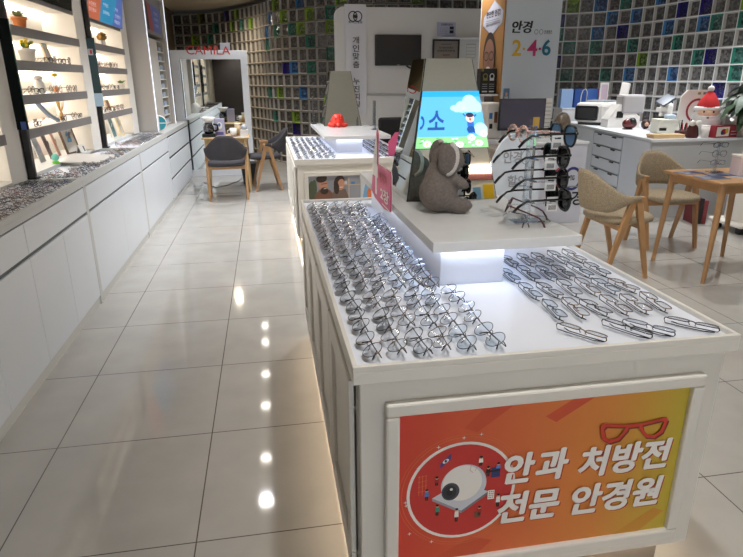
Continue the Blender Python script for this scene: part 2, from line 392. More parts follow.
# orientation matrices for a pair leaning on its folded temples
def lean(a, side):
    s, c = sin(a), cos(a)
    if side == 'aisle':  z = Vector((c,0,s));  y = Vector((s,0,-c))
    else:                z = Vector((-c,0,s)); y = Vector((-s,0,-c))
    x = y.cross(z)
    return Matrix((x,y,z)).transposed().to_4x4()
def rest(meshes, M):
    return -min((M @ v.co).z for me in meshes for v in me.vertices)
KINDS = {}
def kind_of(key, maker, style):
    parts = maker; KINDS[key] = (parts, style); return key
G_PARTS = {
 'black':  (glasses_parts('round', RIMK, LENS, tips=TIPK), 'thin black round glasses'),
 'bronze': (glasses_parts('round', RIMB, LENS, tips=TIPK), 'thin bronze round glasses'),
 'silver': (glasses_parts('round', RIMS, LENSB, tips=TIPK), 'thin silver round glasses'),
 'blackrect':  (glasses_parts('rect', RIMK, LENS, r=.0014, tips=TIPK), 'slim black oblong glasses'),
 'bronzerect': (glasses_parts('rect', RIMB, LENS, r=.0014, tips=TIPK), 'slim brown oblong glasses'),
 'greyrect':   (glasses_parts('rect', RIMBL, LENSB, r=.0014, tips=TIPK), 'slim blue-grey oblong glasses'),
}
G_ROOT = {}
def place_pair(key, label, group, loc, M, floor_z, name='glasses'):
    parts, style = G_PARTS[key]
    up = rest([p for _, p in parts], M)
    loc = Vector((loc[0], loc[1], floor_z+up+.0006))
    if key not in G_ROOT:
        r = thing(name, label, 'glasses', (0,0,0), 0, group)
        for n, me in parts:
            o = bpy.data.objects.new(n, me); C.objects.link(o); o.parent = r
        G_ROOT[key] = r
    else:
        r = dup(G_ROOT[key]); r['label'] = label; r['group'] = group
    r.matrix_world = Matrix.Translation(loc) @ M
    return r
ONE = {
 'black':  (glasses_one('rect', RIMK, LENS), 'black'), 'tortoise': (glasses_one('rect', RIMT, LENS), 'tortoise'),
 'silver': (glasses_one('round', RIMS, LENS), 'silver'), 'bronze': (glasses_one('round', RIMB, LENS), 'bronze'),
 'slate':  (glasses_one('rect', RIMBL, LENS), 'slate'), 'rust': (glasses_one('big', RIMR, LENS), 'rust-brown'),
}
ONE_OPEN = {'black': glasses_one('rect', RIMK, LENS, False, .0026), 'tortoise': glasses_one('big', RIMT, LENS, False, .0024), 'bronze': glasses_one('round', RIMB, LENS, False, .002)}
def place_one(me, label, group, loc, M, floor_z):
    o = bpy.data.objects.new('glasses', me); C.objects.link(o); tag(o, label, 'glasses', group)
    o.matrix_world = Matrix.Translation(Vector((loc[0], loc[1], floor_z+rest([me], M)+.0006))) @ M
    return o
#PART2
# ------------------------------------------------------------------ display islands
def island(x0, x1, y0, y1, rx0, rx1, ry0, ry1, px0, px1, py0, py1, label, frame, ndoor, side_gap=.02):
    W, D = x1-x0, y1-y0
    r = thing('display_island', label, 'display counter', (x0, y0, 0))
    m = MB(); m.box(.018,W-.018,.02,D-.02,.125,.752, IVORY, .004); m.build('body', r)
    MB().box(.07,W-.07,.07,D-.07,0,.125, mat('plinth_taupe',(120,112,104),.6)).build('plinth', r)  # plain grey-brown plinth, darker than the ivory body
    k = MB()
    k.box(.03,.042,.04,D-.04,.112,.1245, LEDK); k.box(W-.042,W-.03,.04,D-.04,.112,.1245, LEDK); k.box(.06,W-.06,.035,.047,.112,.1245, LEDK)
    k.build('plinth_light_strip', r)
    t = MB()
    t.box(0,W,0,D,.752,.785, IVORY, .003)
    t.box(.012,W-.012,.012,D-.012,.784,.7862, TRAYW)
    for a in ((0,W,0,.012),(0,W,D-.012,D),(0,.012,.012,D-.012),(W-.012,W,.012,D-.012)): t.box(*a,.784,.80, IVORY, .002)
    t.build('tray', r)
    # moulded front frame and side doors
    fx0, fx1, fz0, fz1 = frame
    f = MB()
    for a in ((fx0-.035,fx1+.035,fz1,fz1+.035),(fx0-.035,fx1+.035,fz0-.035,fz0),(fx0-.035,fx0,fz0,fz1),(fx1,fx1+.035,fz0,fz1)):
        f.box(a[0],a[1],-.002,.022,a[2],a[3], IVORY, .006)
    f.build('front_moulding', r)
    L = (D-.08)/ndoor
    for side in (0,1):
        for i in range(ndoor):
            a, b = .05+i*L+.008, .05+(i+1)*L-.008
            X = (.0,.019) if side == 0 else (W-.019,W)
            d = MB(); d.box(X[0]+(.008 if side==0 else 0),X[1]-(0 if side==0 else .008),a,b,.14,.735, IVORY, .002)
            for q in ((a,b,.66,.735),(a,b,.14,.215),(a,a+.06,.215,.66),(b-.06,b,.215,.66)):
                d.box(X[0]-(.004 if side==0 else 0),X[1]+(0 if side==0 else .004),q[0],q[1],q[2],q[3], IVORY, .004)
            d.build('door', r)
    # riser, raised slab and its light
    g = MB(); g.box(rx0-x0,rx1-x0,ry0-y0,ry1-y0,.785,.912, TRAYW, .002); g.build('riser', r)
    g = MB(); g.box(px0-x0,px1-x0,py0-y0,py1-y0,.912,.945, SLAB, .002); g.build('raised_slab', r)
    g = MB()
    for a in ((rx0-.014,rx0-.003,ry0-.0,ry1),(rx1+.02,rx1+.04,ry0,ry1)): g.box(a[0]-x0,a[1]-x0,a[2]-y0,a[3]-y0,.905,.9118, LEDT)
    g.box(rx0-x0-.01,rx1-x0+.02,ry0-y0-.022,ry0-y0-.008,.905,.9118, LEDT)
    g.build('slab_light_strip', r)
    return r
isl = island(.16,1.162,1.18,3.17, .522,.737,1.72,3.0, .482,.976,1.668,3.13, 'long ivory display counter with the eye clinic banner and koala', (.113,.894,.2,.658), 4)
isl2 = island(.212,1.21,4.87,6.95, .62,.86,5.42,6.8, .50,1.10,5.28,6.95, 'white display counter holding a plain tapered tower and red toy', (.105,.895,.2,.658), 4)

# banner on the first island
def ramp_mat(name, stops, axis=0, length=1.0, emit=0, rough=.45):
    m = bpy.data.materials.new(name); m.use_nodes = True; nt = m.node_tree; b = nt.nodes['Principled BSDF']
    tc = nt.nodes.new('ShaderNodeTexCoord'); sp = nt.nodes.new('ShaderNodeSeparateXYZ'); nt.links.new(tc.outputs['Object'], sp.inputs[0])
    dv = nt.nodes.new('ShaderNodeMath'); dv.operation = 'DIVIDE'; nt.links.new(sp.outputs[axis], dv.inputs[0]); dv.inputs[1].default_value = length
    cr = nt.nodes.new('ShaderNodeValToRGB'); nt.links.new(dv.outputs[0], cr.inputs[0])
    e = cr.color_ramp.elements
    for i, (p, c) in enumerate(stops):
        x = e[i] if i < 2 else e.new(p)
        x.position = p; x.color = (*lin(c),1)
    nt.links.new(cr.outputs[0], b.inputs['Base Color']); b.inputs['Roughness'].default_value = rough
    return m
PW = mat('print_white', (240,236,230), .5); PDR = mat('print_dark_red', (170,40,36), .5); PNAVY = mat('print_navy', (40,52,110), .5); PBLK = mat('print_black', (24,24,26), .5)
PSKIN = mat('print_skin', (222,170,140), .5); PGRN = mat('print_green', (60,140,110), .5); PBLUE = mat('print_blue', (70,130,200), .5); PGREY = mat('print_grey', (150,152,160), .5)
PORG = mat('print_orange', (224,120,70), .5); PLG = mat('print_light_grey', (206,208,216), .5)
bn = thing('banner', 'orange and red eye clinic banner framed on the counter end', 'banner', (.273,1.192,.2))
bm_ = MB(); bm_.box(0,.781,0,.006,0,.458, ramp_mat('banner_print', [(0,(214,64,48)),(1,(196,176,56)),(.35,(222,106,58)),(.72,(222,140,60))], 0, .781)); bm_.build('sheet', bn)
A = Art((0,0,0),(1,0,0),(0,0,1), .00003, .0005)
ORB = mat('print_orange_band', (210,84,50), .5); YB = mat('print_ochre_band', (206,146,50), .5)
A.poly([(.22,.458),(.30,.458),(.20,.385),(.165,.40)], ORB); A.poly([(.46,.458),(.52,.458),(.41,.39),(.38,.41)], ORB); A.poly([(.62,0),(.70,0),(.77,.06),(.735,.075)], YB); A.poly([(.09,0),(.22,0),(.26,.04),(.2,.06)], ORB)
A.ring(.167,.213,.160,.163,.0016, PORG); A.ring(.167,.213,.168,.170,.0012, PORG)
A.ell(.167,.213,.146,.148, PW, 48); A.ell(.167,.213,.138,.140, mat('print_clinic_red', (200,52,46), .5), 48)
A.poly([(.089,.201),(.169,.151),(.24,.202),(.158,.240)], PLG); A.poly([(.089,.201),(.169,.151),(.169,.143),(.089,.193)], PGREY); A.poly([(.169,.151),(.24,.202),(.24,.194),(.169,.143)], mat('print_mid_grey', (120,122,132), .5))
A.ell(.172,.232,.061,.061, PLG, 40); A.ell(.168,.237,.053,.054, PW, 40)
A.ell(.137,.215,.024,.027, mat('print_iris', (70,72,80), .5)); A.ell(.135,.214,.018,.021, mat('print_iris_dark', (44,44,52), .5)); A.ell(.134,.213,.008,.010, PBLK); A.ell(.139,.222,.004,.004, PW)
A.line([(.19,.29),(.186,.275),(.195,.266)], .0012, mat('print_vein', (205,150,150), .5)); A.line([(.205,.282),(.20,.27)], .0012, MATS['print_vein'])
A.poly([(.107,.289),(.135,.314),(.135,.332),(.107,.305)], mat('print_purple', (84,66,130), .5)); A.ell(.121,.310,.009,.005, PW, rot=.6); A.ell(.121,.310,.0035,.004, PNAVY)
for x in (.053,.062,.071): A.line([(x,.215),(x,.275)], .0015, PORG)
for y in (.225,.24,.255,.27): A.line([(.05,y),(.074,y+.004)], .0012, PORG)
def figure(x, y, body, h=.034):
    A.rect(x-.004,y,x-.0005,y+h*.4,PBLK); A.rect(x+.0005,y,x+.004,y+h*.4,PBLK)
    A.poly([(x-.006,y+h*.35),(x+.006,y+h*.35),(x+.005,y+h*.8),(x-.005,y+h*.8)], body); A.ell(x,y+h*.9,.0042,.005,PSKIN,12); A.ell(x,y+h*.96,.0044,.0035,PBLK,12)
figure(.074,.197,PBLUE); figure(.103,.145,PGRN); figure(.156,.118,PW,.042); figure(.268,.150,PW,.04); figure(.099,.240,PDR,.026); figure(.214,.285,PW,.028)
A.rect(.205,.124,.222,.143,mat('print_brown',(110,70,50),.5)); figure(.218,.130,PDR,.028)
A.rect(.244,.245,.268,.275,PNAVY); A.rect(.238,.262,.262,.268,PBLK); figure(.235,.25,PBLK,.03); figure(.262,.262,PBLUE,.026)
A.rect(.238,.178,.256,.206,PW)
for k in range(4):
    for j in range(3): A.rect(.241+j*.005,.182+k*.006,.2435+j*.005,.185+k*.006,PBLK)
for x, y in ((.05,.30),(.018,.20),(.02,.19),(.03,.10),(.10,.355),(.165,.375),(.21,.38),(.09,.065)):
    A.poly([(x-.006,y),(x,y+.0015),(x+.006,y),(x,y-.0015)], PW); A.poly([(x,y-.006),(x+.0015,y),(x,y+.006),(x-.0015,y)], PW)
for dx, dy, m in ((.004,-.005,PDR),(.006,-.004,PDR),(-.0025,0,PW),(.0025,0,PW),(0,.002,PW),(0,-.002,PW)):
    for body, x0, y0, x1, y1 in (('안',.280,.221,.360,.310),('과',.368,.219,.454,.312),('처방전',.488,.212,.752,.304),('전문',.270,.096,.442,.190),('안경원',.481,.091,.746,.185)):
        A.text(body, x0+dx, y0+dy, x1+dx, y1+dy, m, .016, .12)
def spec(m, dx, dy):
    for s in (-1,1):
        P = [(.631+s*.012,.360),(.631+s*.09,.372),(.631+s*.098,.362),(.631+s*.088,.325),(.631+s*.066,.310),(.631+s*.038,.316),(.631+s*.018,.342)]
        c = (.631+s*.055,.342); I = [(c[0]+(x-c[0])*.72, c[1]+(y-c[1])*.68) for x, y in P]; n = len(P)
        A.put([(x+dx,y+dy) for x,y in P+I], [[i,(i+1)%n,n+(i+1)%n,n+i] for i in range(n)], m)
    A.rect(.613+dx,.352+dy,.649+dx,.362+dy,m)
spec(mat('print_shadow_red',(120,40,30),.5), .004, -.005); spec(mat('print_glasses_red',(206,62,44),.5), 0, 0)
A.build('printed_artwork', bn)

# photo posters in the second island's frame
ps = thing('photo_poster', 'photo poster of a smiling couple framed on the white counter end', 'poster', (.317,4.885,.2))
MB().box(0,.44,0,.005,0,.458, mat('poster_wall_grey',(150,152,160),.45)).build('sheet', ps)
A = Art((0,0,0),(1,0,0),(0,0,1), .0006, .0008)
LF = mat('poster_leaf',(84,92,70),.5); HAIR = mat('poster_hair',(58,42,36),.5); SW = mat('poster_sweater',(128,88,68),.5); SW2 = mat('poster_blouse',(120,100,90),.5); PSK = mat('poster_skin',(196,142,116),.5); SHF = mat('poster_shelf',(196,176,150),.5)
A.ell(.03,.33,.035,.09,LF); A.ell(.05,.36,.02,.07,LF)
A.rect(.29,.375,.44,.383,SHF); A.rect(.335,.20,.345,.44,SHF); A.rect(.30,.384,.325,.41,PLG); A.rect(.36,.384,.39,.402,PBLUE); A.rect(.27,.23,.44,.238,PLG)
_o = A.o.copy(); A.o = _o+Vector((-.01,0,-.01)); A.ux = Vector((1.15,0,0)); A.uy = Vector((0,0,1.14))
A.poly([(.03,0),(.05,.27),(.09,.315),(.16,.31),(.21,.25),(.22,0)], SW); A.poly([(.17,0),(.18,.28),(.21,.315),(.28,.31),(.31,.22),(.31,0)], SW2)
A.ell(.115,.345,.034,.055,PSK,rot=.2); A.ell(.105,.392,.04,.028,HAIR,rot=.2); A.ell(.122,.302,.03,.026,HAIR); A.line([(.10,.352),(.145,.357)],.004,PBLK)
A.ell(.232,.36,.038,.055,HAIR,rot=-.3); A.ell(.245,.345,.026,.042,PSK,rot=-.2); A.ell(.212,.32,.02,.045,HAIR); A.line([(.235,.325),(.26,.327)],.005,PW); A.line([(.118,.318),(.138,.32)],.004,PW)
A.build('printed_photo', ps)
ps = thing('photo_poster', 'pale blue poster with an orange figure beside the couple poster', 'poster', (.762,4.885,.2))
MB().box(0,.345,0,.005,0,.458, mat('poster_pale_blue',(160,186,204),.45)).build('sheet', ps)
A = Art((0,0,0),(1,0,0),(0,0,1), .0006, .0008)
A.poly([(0,.458),(.05,.458),(.0,.2)], PLG); A.ell(.10,.30,.05,.06,PORG); A.ell(.13,.36,.028,.032,PSK); A.rect(.05,.20,.2,.27,PORG); A.rect(.22,.30,.32,.42,PW)
A.build('printed_photo', ps)

# towers of mirror glass
def tower(y0, x0, x1, label, ztop=1.497, tw=.19, dep=.36, lean_=.12):
    cx = (x0+x1)/2; r = thing('mirror_tower', label, 'mirror display', (cx, y0, .9452)); h = ztop-.9452
    w = (x1-x0)/2; b = [(-w,0,0),(w,0,0),(w,dep,0),(-w,dep,0)]; t = [(-tw/2,lean_,h),(tw/2,lean_,h),(tw/2,dep-.03,h),(-tw/2,dep-.03,h)]
    m = MB(); m.add(b+t, [[3,2,1,0],[4,5,6,7]], DARKGAP); m.add(b+t, [[i,(i+1)%4,4+(i+1)%4,4+i] for i in range(4)], DARKGAP)
    m.build('core', r)
    for i, nm in enumerate(('front','side','rear','side')):
        q = [Vector(b[i]),Vector(b[(i+1)%4]),Vector(t[(i+1)%4]),Vector(t[i])]; n = (q[1]-q[0]).cross(q[3]-q[0]).normalized()
        mm = MB(); mm.add([v+n*.0008 for v in q]+[v+n*.005 for v in q], [[0,1,2,3],[7,6,5,4],[0,1,5,4],[1,2,6,5],[2,3,7,6],[3,0,4,7]], MIRROR)
        mm.build('mirror_panel', r)
    e = MB(); EDGE = mat('glass_green_edge',(58,70,64),.2)
    for i in range(4): e.tube([b[i],t[i]], .004, EDGE, 6)
    e.build('edge_strip', r)
    return r, h, w, lean_, tw
tw, h, w, ln, tt = tower(2.30,.55,.93,'tapered mirror tower with a bright blue screen behind the koala')
# the screen on its front face
z0, z1 = .205, .425
s = MB()
def fp(u, z, d=0):
    k = z/h; hw = w+(tt/2-w)*k; n = Vector((0,-h,ln)).normalized()
    return Vector((u*hw, ln*k, z))+n*(.006+d)
sk = bpy.data.objects.new('screen_unit', None); C.objects.link(sk); 
def emat(name, c, e=.85): return mat(name, c, .3, emit=e)
SKY = emat('screen_sky',(96,188,238)); sb = emat('screen_sky_top',(40,170,236))
bpy.data.objects.remove(sk)
s.add([fp(-1,z0),fp(1,z0),fp(1,z1),fp(-1,z1)]+[fp(-1,z0,.012),fp(1,z0,.012),fp(1,z1,.012),fp(-1,z1,.012)], [[0,1,5,4],[1,2,6,5],[2,3,7,6],[3,0,4,7],[0,1,2,3]], BLACK)
s.add([fp(-1,z0,.0121),fp(1,z0,.0121),fp(1,z1,.0121),fp(-1,z1,.0121)], [[0,1,2,3]], SKY)
scr = s.build('screen', tw)
class Face(Art):
    def put(s, vs, fs, m):
        hh = .0126+s.k*.00004; s.k += 1
        s.mb.add([fp(u, z0+(z1-z0)*v, hh) for u,v in vs], fs, m)
A = Face((0,0,0),(1,0,0),(0,0,1))
A.rect(-1,.90,1,1,sb)
GRS = emat('screen_grass',(150,218,150)); GR2 = emat('screen_grass_dark',(96,180,120)); WH = emat('screen_white',(236,246,255)); WC = emat('screen_cloud',(190,226,250)); NV = emat('screen_navy',(28,84,160)); SK = emat('screen_skin',(250,214,196)); YL = emat('screen_yellow',(245,196,70)); RD = emat('screen_red',(225,70,70)); HRS = emat('screen_hair',(50,50,80)); BL = emat('screen_blue',(40,110,200))
A.rect(-1,0,1,.2,GRS)
for k in range(26): 
    x = random.uniform(-.95,.9); y = random.uniform(.02,.18); A.ell(x,y,.05,.012,random.choice([GR2,WH,GR2,WH]),8)
A.ell(.62,.78,.26,.15,WC); A.ell(.35,.72,.22,.1,WC); A.ell(.82,.72,.18,.1,WC); A.ell(.1,.70,.14,.05,WC); A.rect(.1,.63,.95,.70,WC); A.ell(.86,.32,.2,.12,WC)
for dx, m in ((.0,NV),):
    A.text('소', -.72,.32,-.22,.66, m, .02); 
A.ring(-.98+.03,.45,.12,.12,.05, NV, 24, -pi/2, pi/2)
A.line([(.36,.2),(.40,.68)],.012,GR2); A.ell(.40,.70,.05,.03,WH,10); A.ell(.40,.70,.018,.016,YL,8)
# waving child in blue
A.line([(.46,.54),(.36,.60)],.03,BL); A.line([(.66,.54),(.78,.58)],.03,BL); A.ell(.57,.42,.1,.13,BL); A.ell(.57,.53,.13,.085,SK); A.ell(.57,.575,.125,.042,HRS); A.ell(.57,.50,.03,.025,RD)
A.ell(.56,.32,.12,.06,NV); A.line([(.50,.36),(.50,.26)],.05,NV); A.line([(.64,.36),(.66,.26)],.05,NV)
for x, y in ((.55,.18),(.92,.24),(-.7,.08),(.2,.06),(.75,.08)):
    for k in range(7): A.ell(x+.07*cos(k*.9),y+.035*sin(k*.9),.05,.025,WH,8); A.k -= 1
    A.k += 1; A.ell(x,y,.035,.02,YL,10)
A.build('screen_picture', scr)
tower(6.45,.614,1.014,'plain tapered mirror tower behind the red toy', 1.505, .212)

# ------------------------------------------------------------------ glasses on the islands
rnd = random.Random(11)
XL = [.216,.279,.339,.399,.455,.527]
def jit(M, a=4): return M @ Euler((radians(rnd.uniform(-a,a)),radians(rnd.uniform(-a,a)),radians(rnd.uniform(-a,a)))).to_matrix().to_4x4()
for row in range(12):
    for col in range(6):
        y = 1.283+row*.151
        x = XL[col] if row < 3 else .207+col*.0585
        if row >= 3 and col == 5: x -= .012
        if row > 9 and col == 5: continue
        x += rnd.uniform(-.003,.003)
        key = rnd.choices(['black','bronze','silver'], [5,3,2] if col < 3 else [3,4,3])[0]
        M = Matrix.Rotation(radians(rnd.uniform(-6,6)), 4, 'Z') @ jit(lean(radians(27), 'aisle'), 3)
        x = max(x, .172+.027+.003)
        place_pair(key, '%s, %s row from the banner, %s from the aisle' % (G_PARTS[key][1], ORD[row], ORD[col]), 'round glasses on the long counter', (x,y+rnd.uniform(-.003,.003)), M, .7862)
XR = [.768,.832,.896,.958,1.02,1.083]
for row in range(5):
    for col in range(6):
        y = 1.262+row*.158
        key = rnd.choices(['blackrect','bronzerect','greyrect'], [4,4,2] if row < 3 else [3,1,5])[0]
        if row == 0 and col in (1,4): continue
        nth = col if row else {0:0,2:1,3:2,5:3}[col]
        rz = radians(rnd.uniform(-4,4))+(radians(35) if row == 0 else 0)
        M = Matrix.Rotation(rz, 4, 'Z') @ jit(lean(radians(8), 'table'), 3)
        place_pair(key, '%s, %s row from the banner, %s from the white riser' % (G_PARTS[key][1], ORD[row], ORD[nth]), 'oblong glasses on the long counter', (XR[col],y), M, .7862)
ks = list(ONE)
for row in range(11):
    for col in range(6):
        x = .258+col*.058; y = 4.97+row*.165
        k = rnd.choice(['black','slate','black','silver','bronze'])
        M = Matrix.Rotation(radians(rnd.uniform(-9,9)),4,'Z') @ jit(lean(radians(27),'aisle'),4)
        place_one(ONE[k][0], '%s glasses on the far counter, %s row from its poster, %s from the aisle' % (ONE[k][1], ORD[row], ORD[col]), 'glasses on the aisle half of the far counter', (x,y), M, .7862)
for row in range(9):
    for col in range(4):
        x = .93+col*.068; y = 4.97+row*.165
        k = rnd.choice(['black','slate','black','tortoise'])
        M = Matrix.Rotation(radians(rnd.uniform(-9,9)),4,'Z') @ jit(lean(radians(30),'table'),4)
        place_one(ONE[k][0], '%s glasses on the far counter, %s row from its poster, %s past the riser' % (ONE[k][1], ORD[row], ORD[col]), 'glasses on the inner half of the far counter', (x,y), M, .7862)
#PART3
# ------------------------------------------------------------------ wall cabinets along the aisle
FX = -1.157
def base_cabinet(y0, y1, ndraw, ndoor, label, ztop=.845):
    r = thing('base_cabinet', label, 'cabinet', (FX, y0, 0)); L = y1-y0
    m = MB(); m.box(-.64,-.022,.001,L-.001,.06,.785, CABW); m.build('carcass', r)
    MB().box(-.6,-.012,.0,L,0,.06, CABT).build('plinth', r)
    t = MB(); t.box(-.64,0,0,L,.79,.818, CABT, .002); t.box(-.625,-.014,.02,L-.02,.817,.820, TRAYW)
    for a in ((-.64,0,0,.02),(-.64,0,L-.02,L),(-.64,-.36,.02,L-.02),(-.014,0,.02,L-.02)): t.box(*a,.817,ztop, CABT, .002)
    t.build('tray_top', r)
    sp = MB(); sp.box(-.022,-.001,0,.045,.0,.79, CABT, .002); sp.build('end_panel', r)
    MB().box(-.0225,-.012,.045,L,.598,.79, mat('groove_grey',(104,108,112),.6)).build('finger_groove', r) 
    s0 = .05; q = (L-s0)/ndraw
    for i in range(ndraw):
        MB().box(-.0222,-.002,s0+i*q+.002,s0+(i+1)*q-.002,.632,.782, CABW, .002).build('drawer', r)
    q = (L-s0)/ndoor
    for i in range(ndoor):
        MB().box(-.0222,-.002,s0+i*q+.0015,s0+(i+1)*q-.0015,.062,.612, CABW, .002).build('door', r)
    return r
base_cabinet(1.9,3.92,2,4,'white base cabinet before the first black mirror post')
base_cabinet(3.92,5.69,1,2,'white base cabinet between the two black mirror posts')
base_cabinet(5.69,7.36,1,1,'white base cabinet ending at the tall light box unit')

def niche(y0, y1, label, shelves=(1.74,1.54,1.335,1.13), header=1.95):
    r = thing('niche_shelving', label, 'shelving', (-1.795, y0, .846)); L = y1-y0; X = .325; Z = -.846
    b = MB(); b.box(0,.012,.0,L,.0,2.3+Z, CREAM); b.build('back_panel', r)
    for a in ((0,.012),(L-.012,L)):
        p = MB(); p.box(.012,X-.03 if a[0] else X,a[0],a[1],0,2.3+Z, CREAM); p.build('side_panel', r)
    p = MB(); p.prism([(X-.012,L-.17),(X+.012,L-.005),(X+.012,L),(X-.03,L)], 0, 2.3+Z, CREAM); p.build('upright', r)
    p = MB(); p.prism([(X-.03,0),(X+.012,0),(X+.012,.03),(X-.012,.10)], 0, 2.3+Z, CREAM); p.build('upright', r)
    for z in shelves:
        s_ = MB(); s_.box(.012,X-.012,.014,L-.014,z-.05+Z,z+Z, CREAM); sh = s_.build('shelf', r)
        f = MB(); f.box(X-.012,X,.10,L-.165,z-.056+Z,z+.002+Z, SHELFG, .001); f.build('front_edge', sh)
        e = MB(); e.box(.014,.040,.03,L-.03,z-.062+Z,z-.0505+Z, LEDC); e.build('led_strip', sh)
    e = MB(); e.box(.012,X-.02,.014,L-.014,header+Z,header+.03+Z, CREAM); e.build('soffit', r)
    e = MB(); e.box(.014,.040,.03,L-.03,header-.012+Z,header-.0005+Z, LEDC); e.build('led_strip', r)
    e = MB(); e.box(X-.028,X-.016,.10,L-.165,header-.03+Z,header+.03+Z, SHELFG, .001); e.build('header_lip', r)
    return r
NICHES = [(2.2,3.89,'backlit cream niche shelving before the first black post'),(3.95,5.66,'backlit cream niche shelving with the potted plants between the posts'),(5.72,7.34,'backlit cream niche shelving with the fern beside the tall unit')]
for a in NICHES: niche(*a)
# advertising light boxes over the niches
def adbox(y0, y1, z0, z1, label, cols, dark=False):
    r = thing('advert_light_box', label, 'light box sign', (-1.47, y0, z0)); L = y1-y0; hh = z1-z0
    tilt = .06
    def P(y, z, d): return (.0+tilt*z/hh+d, y, z)
    m = MB(); m.add([P(0,0,-.03),P(L,0,-.03),P(L,hh,-.03),P(0,hh,-.03),P(0,0,0),P(L,0,0),P(L,hh,0),P(0,hh,0)], [[0,1,2,3],[4,5,6,7],[0,1,5,4],[1,2,6,5],[2,3,7,6],[3,0,4,7]], MIRRORD if dark else mat('advert_frame',(120,122,126),.4)); m.build('case', r)
    if dark: return r
    A = Art((.0,0,0),(0,1,0),(tilt/hh,0,1), .0006, .001)
    m1, m2, m3 = [mat('advert_%d_%d_%d'%c, c, .4, emit=.35) for c in cols]; AW = mat('advert_lettering',(232,232,236),.4,emit=.4)
    A.rect(0,0,L,hh,m2); A.poly([(0,0),(L*.30,0),(L*.42,hh),(0,hh)], m1); A.poly([(L*.66,0),(L,0),(L,hh),(L*.86,hh),(L*.80,hh*.5)], m3)
    for (u, v, t, sc) in ((.03,.34,'착한렌즈',.18),(.03,.22,'누진렌즈',.18),(.03,.12,'할인행사',.18),(.40,.30,'변색렌즈',.14),(.39,.16,'블루라이트',.18),(.73,.30,'가족',.1),(.74,.18,'안경렌즈',.17),(.72,.06,'특별할인',.17)):
        A.text(t, L*u, hh*v, L*(u+sc), hh*(v+.07), AW)
    A.build('lit_advert', r); return r
adbox(4.3,5.42,1.945,2.36,'dark mirrored panel leaning over the potted plant niche',None,True)
adbox(5.86,7.2,1.945,2.42,'orange, cyan and indigo light box advert over the fern niche',((206,110,76),(40,150,200),(84,112,190)))
# mirror posts
def post(y, mz0, mz1, ang, wd, label, red):
    r = thing('mirror_post', label, 'mirror', (-1.44, y, .8465))
    MB().box(-.02,.02,-.02,.02,0,1.93, BLACK, .003).build('post', r)
    MB().box(-.035,.035,-.03,.03,0,.012, BLACK, .003).build('foot', r)
    R = Matrix.Translation((.0,-.03,0)) @ Matrix.Rotation(ang,4,'Z')
    m = MB(); m.box(-wd/2,wd/2,-.012,.0,mz0-.8465,mz1-.8465, MIRRORD, .002, R); g = m.build('mirror_panel', r)
    e = MB(); 
    for x in (-wd/2,wd/2): e.box(x-.002,x+.002,-.014,.002,mz0-.8465,mz1-.8465, mat('green_glass_edge',(40,84,64),.2), 0, R)
    e.build('edge', g)
    if red:
        e = MB(); e.box(-.02,.02,-.0135,-.0125,.78,.83, mat('pale_sticker',(190,190,192),.5), 0, R); e.box(-.004,.012,-.0145,-.0136,.79,.82, RED, 0, R); e.build('sticker', g)
        e = MB(); e.box(-wd/2-.003,wd/2+.003,-.015,.003,mz0-.86,mz0-.75, mat('pale_blue_clip',(170,196,214),.3), .002, R); e.build('clip', g)
    else:
        e = MB(); e.box(.0,.03,-.0135,-.0125,mz0-.8465,mz0-.80, mat('blue_sticker',(36,70,140),.5), 0, R); e.build('sticker', g)
    return r
post(3.925,1.145,1.755,radians(12),.075,'black post with a tall narrow dark mirror and small blue sticker',False)
post(5.70,1.22,1.765,radians(14),.085,'black post with a narrow mirror bearing a red-marked sticker',True)

# shelf ornaments ---------------------------------------------------------
SX = -1.56
TERRA = mat('terracotta',(196,116,62),.7,noise=.06); LEAF = mat('leaf_green',(96,140,58),.6,noise=.2,nscale=40); LEAFP = mat('leaf_pale',(150,164,110),.7,noise=.2,nscale=40); YEL = mat('petal_yellow',(236,206,50),.6); PORC = mat('white_porcelain',(236,232,226),.3); SOIL = mat('soil',(70,52,40),.9)
def leafy(mb, c, r, hgt, n, m, rnd, wid=.012, curl=1.0):
    for i in range(n):
        a = rnd.uniform(0,2*pi); rr = r*rnd.uniform(.3,1); hz = hgt*rnd.uniform(.5,1)
        d = Vector((cos(a),sin(a),0)); sd = Vector((-sin(a),cos(a),0)); P = []
        for k in range(5):
            t = k/4; p = Vector(c)+d*rr*t**1.2+Vector((0,0,hz*(t-.35*curl*t*t*t))); wv = wid*sin(pi*min(.98,t*.85+.12)); P += [tuple(p+sd*wv), tuple(p-sd*wv)]
        mb.add(P, [[2*k,2*k+1,2*k+3,2*k+2] for k in range(4)], m, True)
def potted(x, y, z, label, kind, pot, ph, pr):
    rn = random.Random(int(y*100)); r = thing('potted_plant', label, 'plant', (x,y,z))
    MB().lathe([(pr*.72,0),(pr*.95,ph*.8),(pr*1.08,ph*.8),(pr*1.08,ph),(pr*.95,ph),(pr*.9,ph*.9)], (0,0,0), pot).build('pot', r)
    MB().lathe([(.001,0),(pr*.9,0),(pr*.9,.004)], (0,0,ph*.86), SOIL).build('soil', r)
    f = MB(); leafy(f,(0,0,ph*.85),pr*1.5 if kind!='fern' else pr*2.2,ph*1.1,60,LEAFP if kind=='succulent' else LEAF,rn,.007 if kind!='fern' else .006); f.build('foliage', r)
    if kind == 'flower':
        g = MB()
        for i in range(9):
            a = rn.uniform(-1.2,1.5); p = (rn.uniform(-.02,.04),.05*a,ph*1.3+rn.uniform(-.01,.03)); g.ell(p,(.014,.014,.010),YEL,8)
        g.build('blossoms', r)
    return r
potted(SX,4.52,1.743,'terracotta pot of pale succulents on the top niche shelf','succulent',TERRA,.075,.045)
